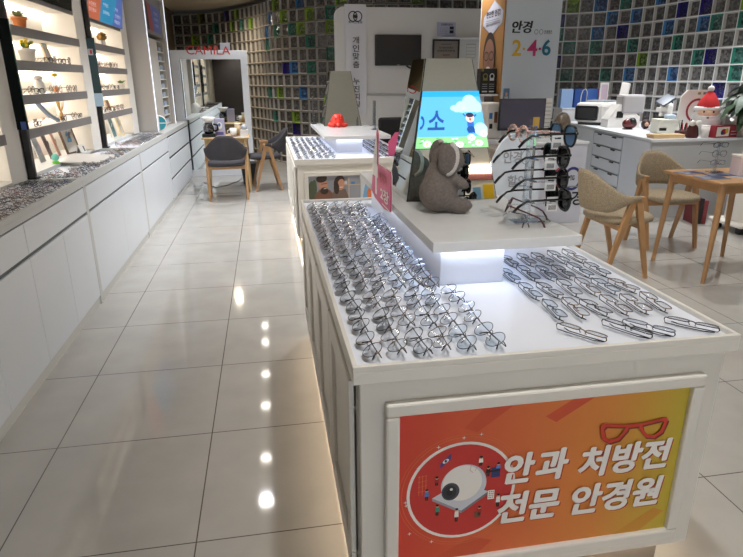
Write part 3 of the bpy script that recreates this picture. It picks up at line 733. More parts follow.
potted(SX,4.55,1.543,'white pot of green leaves and yellow flowers on the niche shelf','flower',PORC,.085,.055)
potted(SX+.03,7.08,1.338,'small white pot of green fern on the niche shelf','fern',PORC,.055,.035)
def easel_frame(x, y, z, w_, h_, label, col, pic, tilt=.22, rz=radians(90), cat='picture frame', extra=None):
    r = thing('picture_frame', label, cat, (x,y,z), rz); R = Matrix.Rotation(-tilt,4,'X')
    m = MB(); b = .012
    for a in ((-w_/2,w_/2,0,b),(-w_/2,w_/2,h_-b,h_),(-w_/2,-w_/2+b,b,h_-b),(w_/2-b,w_/2,b,h_-b)): m.box(a[0],a[1],-.008,.008,a[2],a[3],col,.001,R)
    m.build('border', r)
    m = MB(); m.box(-w_/2+b,w_/2-b,-.002,.004,b,h_-b,pic,0,R)
    if extra: extra(m, R)
    m.build('picture', r)
    m = MB(); m.box(-.01,.01,.002,.008,.0,h_*.7,col,0,Matrix.Translation((0,h_*.42*sin(tilt)+.02,0)) @ Matrix.Rotation(tilt*.9,4,'X')); m.build('easel_leg', r)
    return r
FRW = mat('frame_white_gold',(214,196,160),.4); FRB = mat('frame_brown',(96,76,60),.4); FRS = mat('frame_pale_blue',(180,196,210),.4)
PIC1 = mat('picture_pale',(206,208,212),.4); PIC2 = mat('picture_cream',(238,234,228),.4); PICT = mat('picture_teal',(104,144,146),.4,noise=.1,nscale=12)
easel_frame(SX-.04,5.12,1.543,.12,.17,'small pale gold frame beside the yellow flowers',FRW,PIC1)
def handart(m, R):
    for c, r_ in (((.0,-.0035,.10),(.035,.001,.045)),((-.02,-.0035,.15),(.008,.001,.03)),((0,-.0035,.155),(.008,.001,.033)),((.02,-.0035,.15),(.008,.001,.03))):
        m.ell((R @ Vector(c)), r_, mat('picture_blue_hand',(120,170,206),.5), 10, None)
easel_frame(-1.60,5.33,.847,.20,.25,'brown frame with a blue painted hand on the cabinet',FRB,PIC2,.25,radians(78),extra=handart)
easel_frame(SX-.02,6.80,1.743,.12,.14,'pale blue frame beside the dried flower ball',FRS,PIC2)
easel_frame(SX-.02,6.62,1.133,.13,.10,'little pinkish frame behind the lowest row of shelf glasses',FRW,mat('picture_pink',(206,160,150),.5))
easel_frame(-1.58,6.70,.847,.18,.22,'teal picture in a white frame at the niche foot',PORC,PICT,.2)
easel_frame(-1.56,6.98,.847,.13,.23,'cream portrait card with a brown corner at the niche foot',mat('card_cream',(226,206,160),.5),PIC2,.25)
# leaning portrait strips
for y, w_, h_, c, lb in ((4.78,.11,.30,(176,150,146),'tall portrait card of a dark-haired woman leaning in the niche'),(4.98,.07,.31,(120,104,104),'narrow grey portrait card leaning in the niche'),(5.16,.06,.31,(214,176,160),'narrow pinkish portrait card leaning in the niche')):
    r = thing('portrait_card', lb, 'card', (-1.66,y,.8455), radians(90)); R = Matrix.Rotation(-.25,4,'X')
    m = MB(); m.box(-w_/2,w_/2,-.003,.003,0,h_, PIC1 if y < 4.9 else mat('card_%d'%c[0],c,.5),.0,R); m.build('sheet', r)
    m = MB(); m.ell(R @ Vector((0,-.004,h_*.66)),(w_*.34,.001,h_*.2),mat('portrait_hair',(70,52,48),.6),12); m.ell(R @ Vector((0,-.0055,h_*.64)),(w_*.22,.001,h_*.14),mat('portrait_face',(226,180,156),.6),12)
    m.ell(R @ Vector((0,-.004,h_*.25)),(w_*.40,.001,h_*.20),mat('portrait_dress_%d'%c[1],(190,190,206) if y<4.9 else c,.6),12); m.build('printed_portrait', r)
# dried flower ball, white vase figure, reed bundle, rest board
r = thing('dried_flower', 'brown dried flower ball on the top shelf of the fern niche', 'ornament', (SX+.02,6.55,1.743))
MB().cyl((0,0,0),(0,0,.05),.004,.003,WOOD,6).build('stem', r)
m = MB(); rn = random.Random(4)
m.ell((0,0,.085),(.04,.05,.035),mat('dried_brown',(150,112,58),.9,noise=.3,nscale=60),12)
for i in range(40):
    a, b = rn.uniform(0,2*pi), rn.uniform(-1,1.5); d = Vector((cos(a)*cos(b)*.04,sin(a)*cos(b)*.05,sin(b)*.035)); m.ell(Vector((0,0,.085))+d,(.008,.008,.008),MATS['dried_brown'],6)
m.build('flower_head', r)
r = thing('white_figure', 'white rounded vase with a small domed top on the niche shelf', 'ornament', (SX+.02,4.62,1.338))
MB().lathe([(.03,0),(.038,.02),(.034,.06),(.022,.085),(.012,.09)],(0,0,0),PORC).build('body', r); MB().lathe([(.003,0),(.03,.004),(.026,.02),(.002,.03)],(0,0,.09),PORC).build('domed_top', r)
r = thing('bud_vase', 'orange bud vase with one yellow flower on the niche shelf', 'vase', (SX+.0,5.02,1.338))
MB().lathe([(.012,0),(.018,.015),(.012,.03),(.006,.04),(.008,.045)],(0,0,0),mat('orange_glaze',(222,130,60),.3)).build('vase', r)
MB().tube([(0,0,.04),(.003,.004,.08),(0,.006,.115)],.0015,LEAF,5).build('stem', r); MB().ell((0,.006,.125),(.02,.03,.014),YEL,10).build('flower', r)
r = thing('reed_bundle', 'bundle of golden reeds in a slim vase on the niche shelf', 'ornament', (SX,5.04,1.133))
MB().lathe([(.016,0),(.018,.01),(.012,.05),(.012,.055)],(0,0,0),mat('amber_vase',(170,132,80),.3)).build('vase', r)
m = MB()
for i in range(9): a = -.7+i*.17; m.tube([(0,0,.05),(.02*cos(i*2.1),.05*sin(a),.10),(.03*cos(i*2.1),.09*sin(a),.17)],.0028,mat('reed_gold',(206,168,96),.6),5)
m.build('reeds', r)
r = thing('curved_rest', 'long grey-blue curved board leaning across the niche shelf', 'display board', (SX+.05,4.60,1.1345))
m = MB(); P = [(-.19+.038*i, .145-.0145*i-.02*sin(pi*i/10)) for i in range(11)]
m.prism([(u,v) for u,v in P]+[(u,v+.022) for u,v in P[::-1]], -.012, .012, mat('grey_blue_board',(120,136,158),.4),'x'); m.build('board', r)
m = MB(); m.box(-.01,.01,.16,.18,-.0,.02,SHELFG); m.build('rest_foot', r)
r = thing('small_toy', 'tiny mint ball figure on a lime base by the cabinet tray', 'figurine', (-1.535,4.66,.8455))
MB().lathe([(.022,0),(.026,.008),(.018,.02),(.002,.022)],(0,0,0),mat('lime_base',(120,206,60),.5)).build('base', r); MB().ell((0,0,.045),(.026,.026,.026),mat('mint_ball',(120,206,190),.5),12).build('ball', r)
r = thing('display_ramp', 'white sloping display board on the cabinet between the posts', 'display board', (-1.40,4.93,.8265))
m = MB(); m.prism([(-.16,-.24),(.10,-.24),(.17,.26),(-.16,.26)],0,.004,PORC); m.box(-.16,.15,-.24,.26,.0,.012,PORC,.002,Matrix.Translation((0,0,.012)) @ Matrix.Rotation(radians(3),4,'Y')); m.build('board', r)
r = thing('price_card', 'white folded card with a dark figure on the sloping board', 'card', (-1.53,5.36,.8455), radians(80))
m = MB(); m.box(-.05,.05,-.002,.002,0,.07,PORC,0,Matrix.Rotation(-.3,4,'X')); m.box(-.05,.05,-.002,.002,0,.07,PORC,0,Matrix.Translation((0,.042,0)) @ Matrix.Rotation(.3,4,'X')); m.build('folded_sheet', r)
m = MB(); m.box(.012,.028,-.004,-.0025,.01,.055,PBLK,0,Matrix.Rotation(-.3,4,'X')); m.build('printed_figure', r)
r = thing('wooden_tray', 'pale wooden strip lying among glasses by the second post', 'tray', (-1.27,5.47,.8205), radians(20))
MB().box(-.015,.015,-.2,.2,.0,.012,WOODL,.002).build('strip', r)

# glasses on the wall cabinets and shelves
XF = [-1.212,-1.268,-1.324,-1.38,-1.436]
CTRAY = (('before the first post',[(2.74+.15*i) for i in range(8)],6),('between the posts',[(4.02+.153*i) for i in range(11)],5),('past the second post',[(5.80+.152*i) for i in range(10)],6))
from collections import Counter
CNT = Counter()
for where, ys, nf in CTRAY:
    for i, y in enumerate(ys):
        for c in range(min(nf,5)):
            if where == 'between the posts' and 4.65 < y < 5.2 and c >= 1: continue
            if where == 'between the posts' and c >= 3 and y > 4.3: continue
            if where == 'between the posts' and c >= 3 and 4.3 < y < 4.6: continue
            if where == 'past the second post' and (c == 4 and y > 6.2 or (i < 2)): continue
            CNT[where,c] += 1
            k = rnd.choice(['black','tortoise','silver','bronze','rust','black','slate','black','silver','bronze'])
            M = Matrix.Rotation(radians(rnd.uniform(-14,14)),4,'Z') @ jit(lean(radians(24),'table'),5)
            place_one(ONE[k][0], '%s glasses on the wall cabinet %s, %s from the aisle, %s along' % (ONE[k][1], where, ORD[c], ORD[CNT[where,c]-1]), 'glasses on the wall cabinets', (XF[c],y), M, .8202)
for (z, ys, where) in ((1.54,(4.76,4.90,5.06,5.24),'second shelf of the potted plant niche'),(1.335,(4.33,4.47,4.74,4.88,5.12,5.27),'third shelf of the potted plant niche'),(1.13,(4.33,4.88,5.14,5.29),'lowest shelf of the potted plant niche'),
        (1.54,(6.14,6.40,6.56,6.72,6.86),'second shelf of the fern niche'),(1.335,(6.13,6.32,6.47,6.62,6.78),'third shelf of the fern niche'),(1.13,(6.12,6.32,6.48,6.63,6.82),'lowest shelf of the fern niche'),(1.13,(3.3,3.5),'lowest shelf before the first post')):
    for i, y in enumerate(ys):
        k = rnd.choice(['black','black','tortoise','bronze'])
        M = Matrix.Rotation(radians(90+rnd.uniform(-12,12)),4,'Z')
        place_one(ONE_OPEN[k], '%s glasses facing out on the %s, %s along' % (k, where, ORD[i]), 'glasses on the niche shelves', (-1.50,y), M, z+.0022 if False else z)

# tall light box unit with the lens rack
DX = -1.255
r = thing('tall_display_unit', 'tall grey unit edged with white light, holding a lens rack', 'display unit', (DX,7.38,.0)); GU = mat('unit_grey',(186,180,172),.5)
m = MB(); m.box(-.52,0,0,.03,.846,2.5,GU); m.box(-.52,0,1.44,1.47,.846,2.5,GU); m.box(-.52,-.38,.03,1.44,.846,2.5,GU); m.box(-.38,0,.03,1.44,2.4,2.5,GU); m.build('carcass', r)
EDG = mat('lit_edge',(236,240,250),.5,emit=.9)
for y in (0,1.458): MB().box(0,.008,y,y+.012,.846,2.5,EDG).build('lit_edge_strip', r)
m = MB(); m.box(-.38,-.04,.03,1.44,1.95,2.4,mat('unit_grey_dark',(140,138,136),.5)); m.build('header', r)
A = Art((-.04,.36,1.99),(0,1,0),(0,0,1),.0006,.002); A.rect(0,0,.93,.30,mat('advert_indigo',(70,90,160),.4,emit=.12)); A.poly([(0,0),(.42,0),(.30,.3),(0,.3)],mat('advert_maroon',(136,58,62),.4,emit=.12)); A.poly([(0,0),(.12,0),(.05,.3),(0,.3)],PBLK)
for v in (.2,.13,.06): A.text('안경렌즈',.5,v,.8,v+.04,PLG)
A.build('lit_advert', r)
rk = MB(); rk.box(-.38,-.05,.30,.92,.85,1.90,GU); rk.box(-.38,-.05,1.40,1.44,.85,1.90,GU); rk.box(-.38,-.36,.92,1.40,.85,1.90,GU); rk.box(-.38,-.05,.92,1.40,1.885,1.90,GU)
rk = rk.build('lens_rack', r)
for k in range(9):
    z = .86+k*.113; MB().box(-.36,-.052,.92,1.40,z,z+.012,PORC).build('rack_shelf', rk)
BXB = mat('lens_box_blue',(50,96,170),.5); BXP = mat('lens_box_pale',(176,190,206),.5)
for k in range(9):
    for j in range(2):
        c = BXB if (k in (1,2,8,7) and j != 1) else BXP
        z = .872+k*.113+.0005
        o = MB().box(-.12,0,0,.19,0,.045+.012*(j%2),c,.002).build('lens_box', None, (DX-.075,7.38+.95+j*.22,z))
        tag(o, '%s lens box, %s along, %s compartment up the tall rack' % ('blue' if c is BXB else 'pale grey', ORD[j], ORD[k]), 'box', 'lens boxes in the tall rack')
TEAL = mat('teal_sticker',(40,160,176),.4)
o = thing('round_sign', 'round teal and white sign at the foot of the tall grey unit', 'sign', (DX+.004,7.47,.8465), 0)
m = MB(); m.lathe([(.001,0),(.092,0),(.092,.004),(.001,.004)],(0,0,0),PW,28); ob_ = m.build('disc', o); ob_.rotation_euler = (pi/2,0,0); ob_.location = (0,0,.094)
A = Art((0,-.004,.094),(1,0,0),(0,0,1),.0006,.0008); A.ell(0,0,.08,.08,TEAL); A.rect(-.08,-.006,.08,.006,PW); A.rect(-.006,-.08,.006,.08,PW); A.build('printed_mark', o)
# white drawers under and beyond the tall unit
r = thing('drawer_unit', 'white three-drawer unit running on to the standing mirror', 'drawers', (FX,7.40,0)); L = 1.95
MB().box(-.62,-.022,0,L,.0,.79,CABW).build('carcass', r); MB().box(-.62,0,0,L,.79,.845,CABT,.002).build('top', r)
for i, (a, b) in enumerate(((.05,.27),(.30,.52),(.55,.77))): MB().box(-.022,-.002,.01,L-.01,a,b,CABW,.003).build('drawer', r)
MB().box(-.0225,-.015,.005,L-.005,.04,.785,DARKGAP).build('drawer_gap', r)
# ------------------------------------------------------------------ standing mirror
r = thing('standing_mirror', 'large white-framed standing mirror with red lettering on top', 'mirror', (-1.32,9.44,0)); Wm, Hm = 1.10, 1.835
for n, a in (('frame_stile',(0,.12,0,Hm)),('frame_stile',(Wm-.10,Wm,0,Hm)),('frame_rail',(.12,Wm-.10,Hm-.125,Hm)),('frame_rail',(.12,Wm-.10,0,.10))):
    MB().box(a[0],a[1],0,.06,a[2],a[3],WHITE,.004).build(n, r)
MB().box(.12,Wm-.10,.02,.026,.10,Hm-.125,MIRROR).build('glass', r)
vs, fs = glyphs('CAMILA', .0); ax, bx = min(v[0] for v in vs), max(v[0] for v in vs); ay, by = min(v[1] for v in vs), max(v[1] for v in vs)
l = MB(); T = lambda v, y: (.24+(v[0]-ax)/(bx-ax)*.62, y, 1.775+(v[1]-ay)/(by-ay)*.115)
l.add([T(v,-.004) for v in vs]+[T(v,-.001) for v in vs], fs+[[k+len(vs) for k in f] for f in fs], RED); l.build('lettering', r)
o = MB().box(-.07,.07,0,.05,0,.1,mat('pale_grey_box',(170,172,180),.5),.004).build('small_box', None, (-.53,9.44,1.8355)); tag(o,'small pale grey box sitting on top of the standing mirror','box')

# ------------------------------------------------------------------ chairs
def chair(name, label, loc, rz, cloth, group):
    r = thing(name, label, 'chair', loc, rz, group)
    for s in (-1,1):
        for fy in (.165,-.165):
            m = MB(); X0, X1 = s*.238, s*.226
            b, t = Vector((X1,fy*1.05,0)), Vector((X0,fy*.12,.60)); nseg = 4
            P = []
            for k in range(nseg+1):
                u = k/nseg; c = b.lerp(t,u); wy = .013+.012*u; wx = .013+.003*u
                P += [(c.x-wx,c.y-wy,c.z),(c.x+wx,c.y-wy,c.z),(c.x+wx,c.y+wy,c.z),(c.x-wx,c.y+wy,c.z)]
            f = [[4*k+i,4*k+(i+1)%4,4*k+4+(i+1)%4,4*k+4+i] for k in range(nseg) for i in range(4)]+[[0,1,2,3],[4*nseg+i for i in range(4)]]
            m.add(P,f,WOOD); m.build('leg', r)
        m = MB(); m.box(s*.238-.02,s*.238+.02,-.065,.06,.585,.625,WOOD,.008); m.build('arm_block', r)
        m = MB(); m.box(s*.20-.012,s*.20+.03*s if s>0 else s*.20+.012,-.02,.02,.36,.385,WOOD); 
        m.bm.free()
    for yy in (.09,-.09):
        m = MB(); m.box(-.225,.225,yy-.013,yy+.013,.375,.415,WOOD,.004); m.build('seat_rail', r)
    m = MB(); N = 36; R_ = []
    def rim(a, k):
        sx, sy = .235, (.235 if sin(a) > 0 else .215); p = .72
        return (sx*k*math.copysign(abs(cos(a))**p,cos(a)), .015+sy*k*math.copysign(abs(sin(a))**p,sin(a)))
    prof = [(.90,.415),(.985,.425),(1.0,.44),(.985,.456),(.92,.466),(.6,.470),(.3,.468)]
    vs = [(*rim(2*pi*i/N,k), z) for i in range(N) for k, z in prof]; q = len(prof)
    f = [[i*q+j,((i+1)%N)*q+j,((i+1)%N)*q+j+1,i*q+j+1] for i in range(N) for j in range(q-1)]+[[i*q for i in range(N)][::-1],[i*q+q-1 for i in range(N)]]
    m.add(vs,f,cloth,True); m.build('seat', r)
    # curved back that sweeps down on to the arm blocks
    m = MB(); N = 40; vs = []; K = 10
    for i in range(N+1):
        u = i/N; a = radians(6)-(radians(192))*u      # from one arm round the rear to the other
        t = abs(u-.5)*2
        sm = lambda lo, hi: (lambda x: x*x*(3-2*x))(min(1,max(0,(t-lo)/(hi-lo))))
        top = .80-.17*sm(.10,.82); bot = .50+.095*sm(.45,.95); thk = .016-.004*sm(.6,1)
        zc, hz = (top+bot)/2, (top-bot)/2
        for k in range(K):
            b = 2*pi*k/K; ox = thk*cos(b); oz = hz*math.copysign(abs(sin(b))**.55, sin(b))
            lean_b = .05*max(0,(zc+oz-.5)/.3)*max(0,-sin(a))
            rx, ry = .252+ox, .262+ox+lean_b
            vs.append((rx*cos(a), .01+ry*sin(a) if sin(a) < 0 else .01+ry*sin(a)*.6, zc+oz))
    f = [[i*K+k,i*K+(k+1)%K,(i+1)*K+(k+1)%K,(i+1)*K+k] for i in range(N) for k in range(K)]+[list(range(K)),[N*K+k for k in range(K)]]
    m.add(vs,f,cloth,True); m.build('backrest', r)
    return r
chair('armchair','beige tweed armchair beside the koala counter, its back toward the counter',(2.555,3.955,0),radians(-90),CLOTHB,'beige tweed armchairs')
chair('armchair','beige tweed armchair at the far side of the wooden table',(3.432,4.575,0),radians(178),CLOTHB,'beige tweed armchairs')
chair('armchair','charcoal armchair seen from behind at the small table by the mirror',(-.515,7.56,0),radians(3),CLOTHD,'charcoal armchairs')
chair('armchair','charcoal armchair turned side-on near the far counter',(-.03,8.2,0),radians(96),CLOTHD,'charcoal armchairs')

def table(name, label, loc, W, D, H, wood, splay=.03):
    r = thing(name, label, 'table', loc)
    m = MB(); m.box(0,W,0,D,H-.022,H,wood,.006); m.build('tabletop', r)
    m = MB()
    for a in ((.05,W-.05,.045,.065),(.05,W-.05,D-.065,D-.045),(.045,.065,.065,D-.065),(W-.065,W-.045,.065,D-.065)): m.box(a[0],a[1],a[2],a[3],H-.085,H-.022,wood,.002)
    m.build('apron', r)
    for sx in (0,1):
        for sy in (0,1):
            tx, ty = (.055 if sx==0 else W-.055), (.055 if sy==0 else D-.055); bx = tx+(-1 if sx==0 else 1)*splay; by = ty+(-1 if sy==0 else 1)*splay*.6
            m = MB(); m.cyl((bx,by,0),(tx,ty,H-.022),.015,.026,wood,12); m.build('leg', r)
    return r
table('wooden_table','square light wooden table with brochures beside the beige armchairs',(3.055,3.515,0),.66,.64,.735,WOOD,.045)
table('wooden_table','small light wooden table with coffee things before the mirror',(-.83,7.90,0),.60,.50,.72,WOODL)

# brochures etc on the table
BR1 = mat('brochure_blue',(96,108,140),.35); BR2 = mat('brochure_navy',(52,60,92),.35); BR3 = mat('brochure_pale',(196,202,214),.35)
bl = (('blue printed brochure lying on the wooden table, farthest toward the armchair',3.16,3.98,BR1,10),('navy brochure lying in the middle of the wooden table',3.30,3.86,BR2,-8),('pale folded leaflet lying beside the tissue box',3.42,3.74,BR3,4),('blue printed brochure lying near the table edge toward the counter',3.15,3.74,BR1,-4))
bl = [(l.replace(', farthest toward the armchair',' close to the far armchair'),*q) for l,*q in bl]
for l, x, y, c, a in bl:
    p = thing('brochure', l, 'brochure', (x,y,.7355), radians(a), 'brochures on the wooden table')
    m = MB(); m.box(-.10,.10,-.07,.07,0,.002,c); m.build('sheet', p)
    A = Art((-.10,-.07,.002),(1,0,0),(0,1,0),.0003,.0004)
    for k in range(5): A.rect(.012,.02+k*.022,.012+.04+.02*(k%3),.028+k*.022,BR3 if c is not BR3 else BR1)
    A.rect(.11,.03,.18,.11,BR2 if c is BR1 else BR1); A.build('printing', p)
p = thing('tissue_box','pink and white tissue box on the wooden table','tissue box',(3.44,3.80,.7355),radians(-10))
MB().box(-.06,.06,-.06,.06,0,.13,mat('pink_card',(226,206,206),.5),.006).build('carton', p); m = MB(); m.box(-.062,.062,-.062,.062,.13,.15,PORC,.004); m.build('lid', p); m = MB(); leafy(m,(0,0,.14),.03,.07,10,PORC,random.Random(2),.02); m.build('tissue', p)
# small acrylic rack with three pairs
p = thing('glasses_stand','small clear acrylic glasses stand on the wooden table','display stand',(3.36,3.98,.7355))
MB().box(-.05,.05,-.04,.04,0,.006,ACRYL,.001).build('base', p); MB().box(-.008,.008,-.004,.004,.006,.22,ACRYL,.001).build('upright', p)
for k in range(3): MB().box(-.04,.04,-.012,-.004,.06+k*.066,.066+k*.066,ACRYL).build('rest_bar', p)
for k, (nm, me) in enumerate((('clear-framed',glasses_one('rect',RIMS,LENS,False,.0016,14)),('silver',glasses_one('round',RIMS,LENS,False,.0016,14)),('black',glasses_one('rect',RIMK,LENS,False,.0022,14)))):
    o = bpy.data.objects.new('glasses', me); C.objects.link(o); tag(o,'%s glasses on the small acrylic stand, %s tier from its base' % (nm, ORD[k]),'glasses','glasses on the small acrylic stand')
    o.location = (3.36,3.962,.7355+.075+k*.066)

# ------------------------------------------------------------------ koala
FUR = mat('koala_fur',(130,120,114),.95,noise=.16,nscale=90,bump=.9,bscale=240); FURW = mat('koala_ear_fluff',(226,220,216),.95,noise=.06,nscale=120,bump=.8,bscale=260)
k_ = thing('plush_koala','grey plush koala sitting on the white slab facing the sunglasses','soft toy',(.632,2.105,.9455),radians(-86)); k_.scale = (.93,.93,.95)
b = MB()   # faces local +y
b.ell((0,-.012,.075),(.082,.078,.078),FUR,24); b.ell((0,-.004,.13),(.066,.066,.06),FUR,20); b.ell((0,.004,.165),(.060,.058,.05),FUR,20)
b.ell((0,.022,.205),(.066,.064,.062),FUR,24); b.ell((0,.066,.195),(.034,.028,.028),FUR,14)
for s in (-1,1):
    b.ell((s*.055,.058,.030),(.034,.054,.030),FUR,16,Matrix.Rotation(s*-.25,4,'Z')); b.ell((s*.050,.052,.122),(.026,.052,.024),FUR,14,Matrix.Rotation(-.5,4,'X'))
body = b.build('body', k_)
md = body.modifiers.new('fuse','REMESH'); md.mode = 'VOXEL'; md.voxel_size = .006; md.use_smooth_shade = True
md = body.modifiers.new('soften','SMOOTH'); md.iterations = 6; md.factor = .6
tx = bpy.data.textures.new('fur','CLOUDS'); tx.noise_scale = .012
md = body.modifiers.new('nap','DISPLACE'); md.texture = tx; md.strength = .006; md.mid_level = .5
for s in (-1,1):
    e = MB(); e.ell((0,0,0),(.038,.018,.060),FUR,20); ear = e.build('ear', k_); ear.location = (s*.066,-.002,.212); ear.rotation_euler = (0,s*.12,s*radians(62))
    md = ear.modifiers.new('nap','DISPLACE'); md.texture = tx; md.strength = .005
    e = MB()
    for i in range(15):
        a = radians(-75+150*i/14); e.ell((s*.034*cos(a),.006,.056*sin(a)),(.011,.017,.011),FURW,8)
    g = e.build('ear_fluff', ear)
    MB().ell((s*.026,.070,.222),(.006,.005,.007),BLACK,10).build('eye', k_)
MB().ell((0,.091,.204),(.013,.009,.019),mat('nose_black',(24,22,22),.4),12).build('nose', k_)

# ------------------------------------------------------------------ sunglasses stand
p = thing('sunglasses_stand','clear acrylic stand carrying four tiers of sunglasses','display stand',(.876,1.885,.9455))
MB().box(-.012,.012,-.012,.012,.006,.325,ACRYL,.002).build('post', p)
MB().box(-.05,.06,-.03,.03,0,.005,ACRYL,.001).build('base', p)
ft = MB()
for P in ([(-.055,-.10,.003),(-.045,-.09,.02),(0,0,.022)],[(-.03,-.10,.003),(-.03,-.08,.02),(0,0,.022)],[(-.045,.09,.003),(-.03,.07,.02),(0,0,.022)],[(.075,-.04,.003),(.06,-.03,.02),(0,0,.022)]): ft.tube(P,.0022,ACRYL,6)
ft.build('wire_feet', p)
for k in range(4): MB().box(-.10,.055,-.075,-.067,.075+k*.072,.079+k*.072,ACRYL).build('arm', p)
for k in range(4): MB().box(-.012,.0,-.067,.0,.075+k*.072,.079+k*.072,ACRYL).build('arm_bracket', p)
DLENS = mat('smoke_lens',(14,14,16),.06); BLENS = mat('blue_lens',(96,140,190),.35,spec=.25); PLENS = mat('plum_lens',(44,30,44),.06); GBLK = mat('gloss_black',(12,12,14),.15)
tagm = mat('price_tag_white',(232,230,228),.6)
def sunglasses(label, kind, rim, lens, loc, rz, r_=.003, tagged=True, bar=None, pitch=0, tip=None, sc=1.3):
    t = thing('sunglasses', label, 'sunglasses', loc, 0, 'sunglasses on the acrylic stand')
    t.rotation_euler = (pitch,0,rz); t.scale = (sc,sc,sc)
    for n, me in glasses_parts(kind, rim, lens, r_, 24, False, 8, .0028, tip):
        o = bpy.data.objects.new(n, me); C.objects.link(o); o.parent = t
    if bar: m = MB(); m.tube([(-.05,-.008,.016),(0,-.011,.018),(.05,-.008,.016)],.002,bar,6); m.build('brow_bar', t)
    if tagged:
        m = MB(); m.box(-.0008,.0008,.0,.030,-.034,.004,tagm); R = m.build('price_tag', t); R.location = (-.012,.002,.0)
        a = MB()
        for k in range(7): a.box(-.0013,-.0009,.005+.003*k,.0065+.003*k,-.03,-.018,PBLK)
        a.box(-.0013,-.0009,.006,.023,-.009,-.005,PBLK); a.build('barcode', R)
    return t
sunglasses('black sunglasses with clear blue lenses on the top tier','big',GBLK,BLENS,(.962,1.845,1.243),radians(90))
sunglasses('large black sunglasses with dark lenses on the second tier','big',GBLK,DLENS,(.945,1.845,1.176),radians(90),.0036)
sunglasses('round plum-lensed black sunglasses on the third tier','round',GBLK,PLENS,(.952,1.845,1.105),radians(90),.0034)
sunglasses('heavy black sunglasses with a gold brow bar on the bottom tier','big',GBLK,DLENS,(.966,1.845,1.034),radians(88),.0046,True,GOLDM)
BEAD = mat('speckled_frame',(210,170,160),.5,noise=.7,nscale=220)
sunglasses('speckled multicolour sunglasses behind the top of the stand','round',BEAD,LENS,(.835,1.90,1.246),radians(-84),.0040,False,None,0,None,1.0)
sunglasses('maroon and brown glasses tilted at the foot of the stand','rect',mat('maroon_frame',(84,44,54),.3),LENS,(.822,1.90,1.005),radians(-120),.003,False,None,radians(-18),None,1.0)

# pink die-cut sign on the slab edge
p = thing('pink_sign','pink and white die-cut price sign clipped to the white slab edge','sign',(.476,2.26,.90)); PINK = mat('sign_pink',(206,86,128),.5)
PP = [(.004,.014),(0,.03),(0,.155),(.014,.172),(.285,.168),(.275,.30),(.300,.313),(.43,.05),(.43,.027),(.352,.008),(.13,.0)]
cc = (.2,.11)
m = MB(); m.prism(PP,-.006,-.001,PINK,'x'); m.build('panel', p)
m = MB(); m.prism([(cc[0]+(y-cc[0])*1.03, cc[1]+(z-cc[1])*1.05) for y, z in PP],-.0008,.0008,PW,'x'); m.build('white_backing', p)
A = Art((-.006,.43,0),(0,-1,0),(0,0,1),.0004,.0006)
A.text('4',.02,.03,.155,.29,PW,.03); A.text('2장',.22,.03,.40,.085,PW,.03); A.text('행사가',.20,.10,.36,.145,PDR,.02); A.rect(.26,.014,.42,.018,PW)
A.build('lettering', p)
MB().box(-.001,.006,.20,.24,.02,.04,ACRYL).build('clip', p)

# ------------------------------------------------------------------ far counter ornaments
o = thing('octopus_toy','bright red octopus toy on the far counter slab','toy',(.745,6.33,.9455)); o.scale = (.8,.8,.95); OR = mat('toy_red',(232,58,44),.4)
m = MB(); m.lathe([(.085,.0),(.098,.02),(.085,.05),(.078,.08),(.068,.105),(.042,.125),(.002,.13)],(0,0,.012),OR,24); m.build('head', o)
for i in range(8):
    a = 2*pi*i/8; m = MB(); m.ell((.095*cos(a),.095*sin(a),.024),(.040,.034,.024),OR,12,Matrix.Rotation(a,4,'Z')); m.build('arm', o)
for s in (-1,1): MB().ell((s*.035,-.075,.09),(.012,.008,.014),mat('toy_eye_red',(200,40,34),.4),8).build('eye', o)
o = thing('acrylic_sign_holder','narrow clear acrylic sign holder on the far counter slab toward the aisle','sign holder',(.535,6.86,.9455))
MB().box(-.006,.0,-.08,.08,.004,.30,clear('tinted_acrylic',(170,190,196),.2),.001).build('panel', o); MB().box(-.03,.03,-.08,.08,0,.004,ACRYL).build('foot', o)
o = thing('acrylic_sign_holder','wide clear acrylic sign holder on the far counter slab beside the tower','sign holder',(1.06,5.9,.9455))
MB().box(-.004,.0,-.08,.08,.004,.28,ACRYL,.001).build('panel', o); MB().box(-.03,.03,-.08,.08,0,.004,ACRYL).build('foot', o)
o = thing('pink_sign','small pink sign at the inner edge of the far counter','sign',(1.03,5.05,.7868)); m = MB(); m.prism([(0,0),(.16,.0),(.16,.10),(.10,.2),(.06,.2),(.0,.12)],0,.005,PINK,'y'); m.build('panel', o)
MB().box(.02,.14,-.02,.03,0,.004,ACRYL).build('foot', o)

# ------------------------------------------------------------------ coffee table things
tz = .7206
o = thing('coffee_kettle','glass coffee carafe with black handle and paper filter on top','coffee maker',(-.735,8.02,tz))
MB().box(-.085,.085,-.08,.08,0,.045,BLACK,.01).build('base', o); MB().lathe([(.05,.0),(.07,.03),(.068,.08),(.045,.12),(.05,.13)],(0,0,.046),clear('smoky_glass',(120,110,105),.12),20).build('carafe', o)
m = MB(); m.tube([(.06,0,.16),(.11,0,.15),(.115,0,.09),(.068,0,.07)],.013,BLACK,8); m.build('handle', o); MB().lathe([(.03,0),(.095,.085),(.09,.085),(.025,.0)],(0,0,.165),PORC,18).build('paper_filter', o)
o = thing('printed_carton','pale violet printed carton standing on the small table','box',(-.60,8.08,tz)); MB().box(-.065,.065,-.03,.03,0,.225,mat('violet_card',(176,176,206),.5),.003).build('carton', o)
A = Art((-.065,-.03,0),(1,0,0),(0,0,1),.001,.001); A.ell(.065,.14,.035,.045,PW); A.rect(.02,.02,.11,.06,mat('violet_dark',(86,84,150),.5)); A.ell(.065,.15,.015,.022,PBLUE); A.build('printing', o)
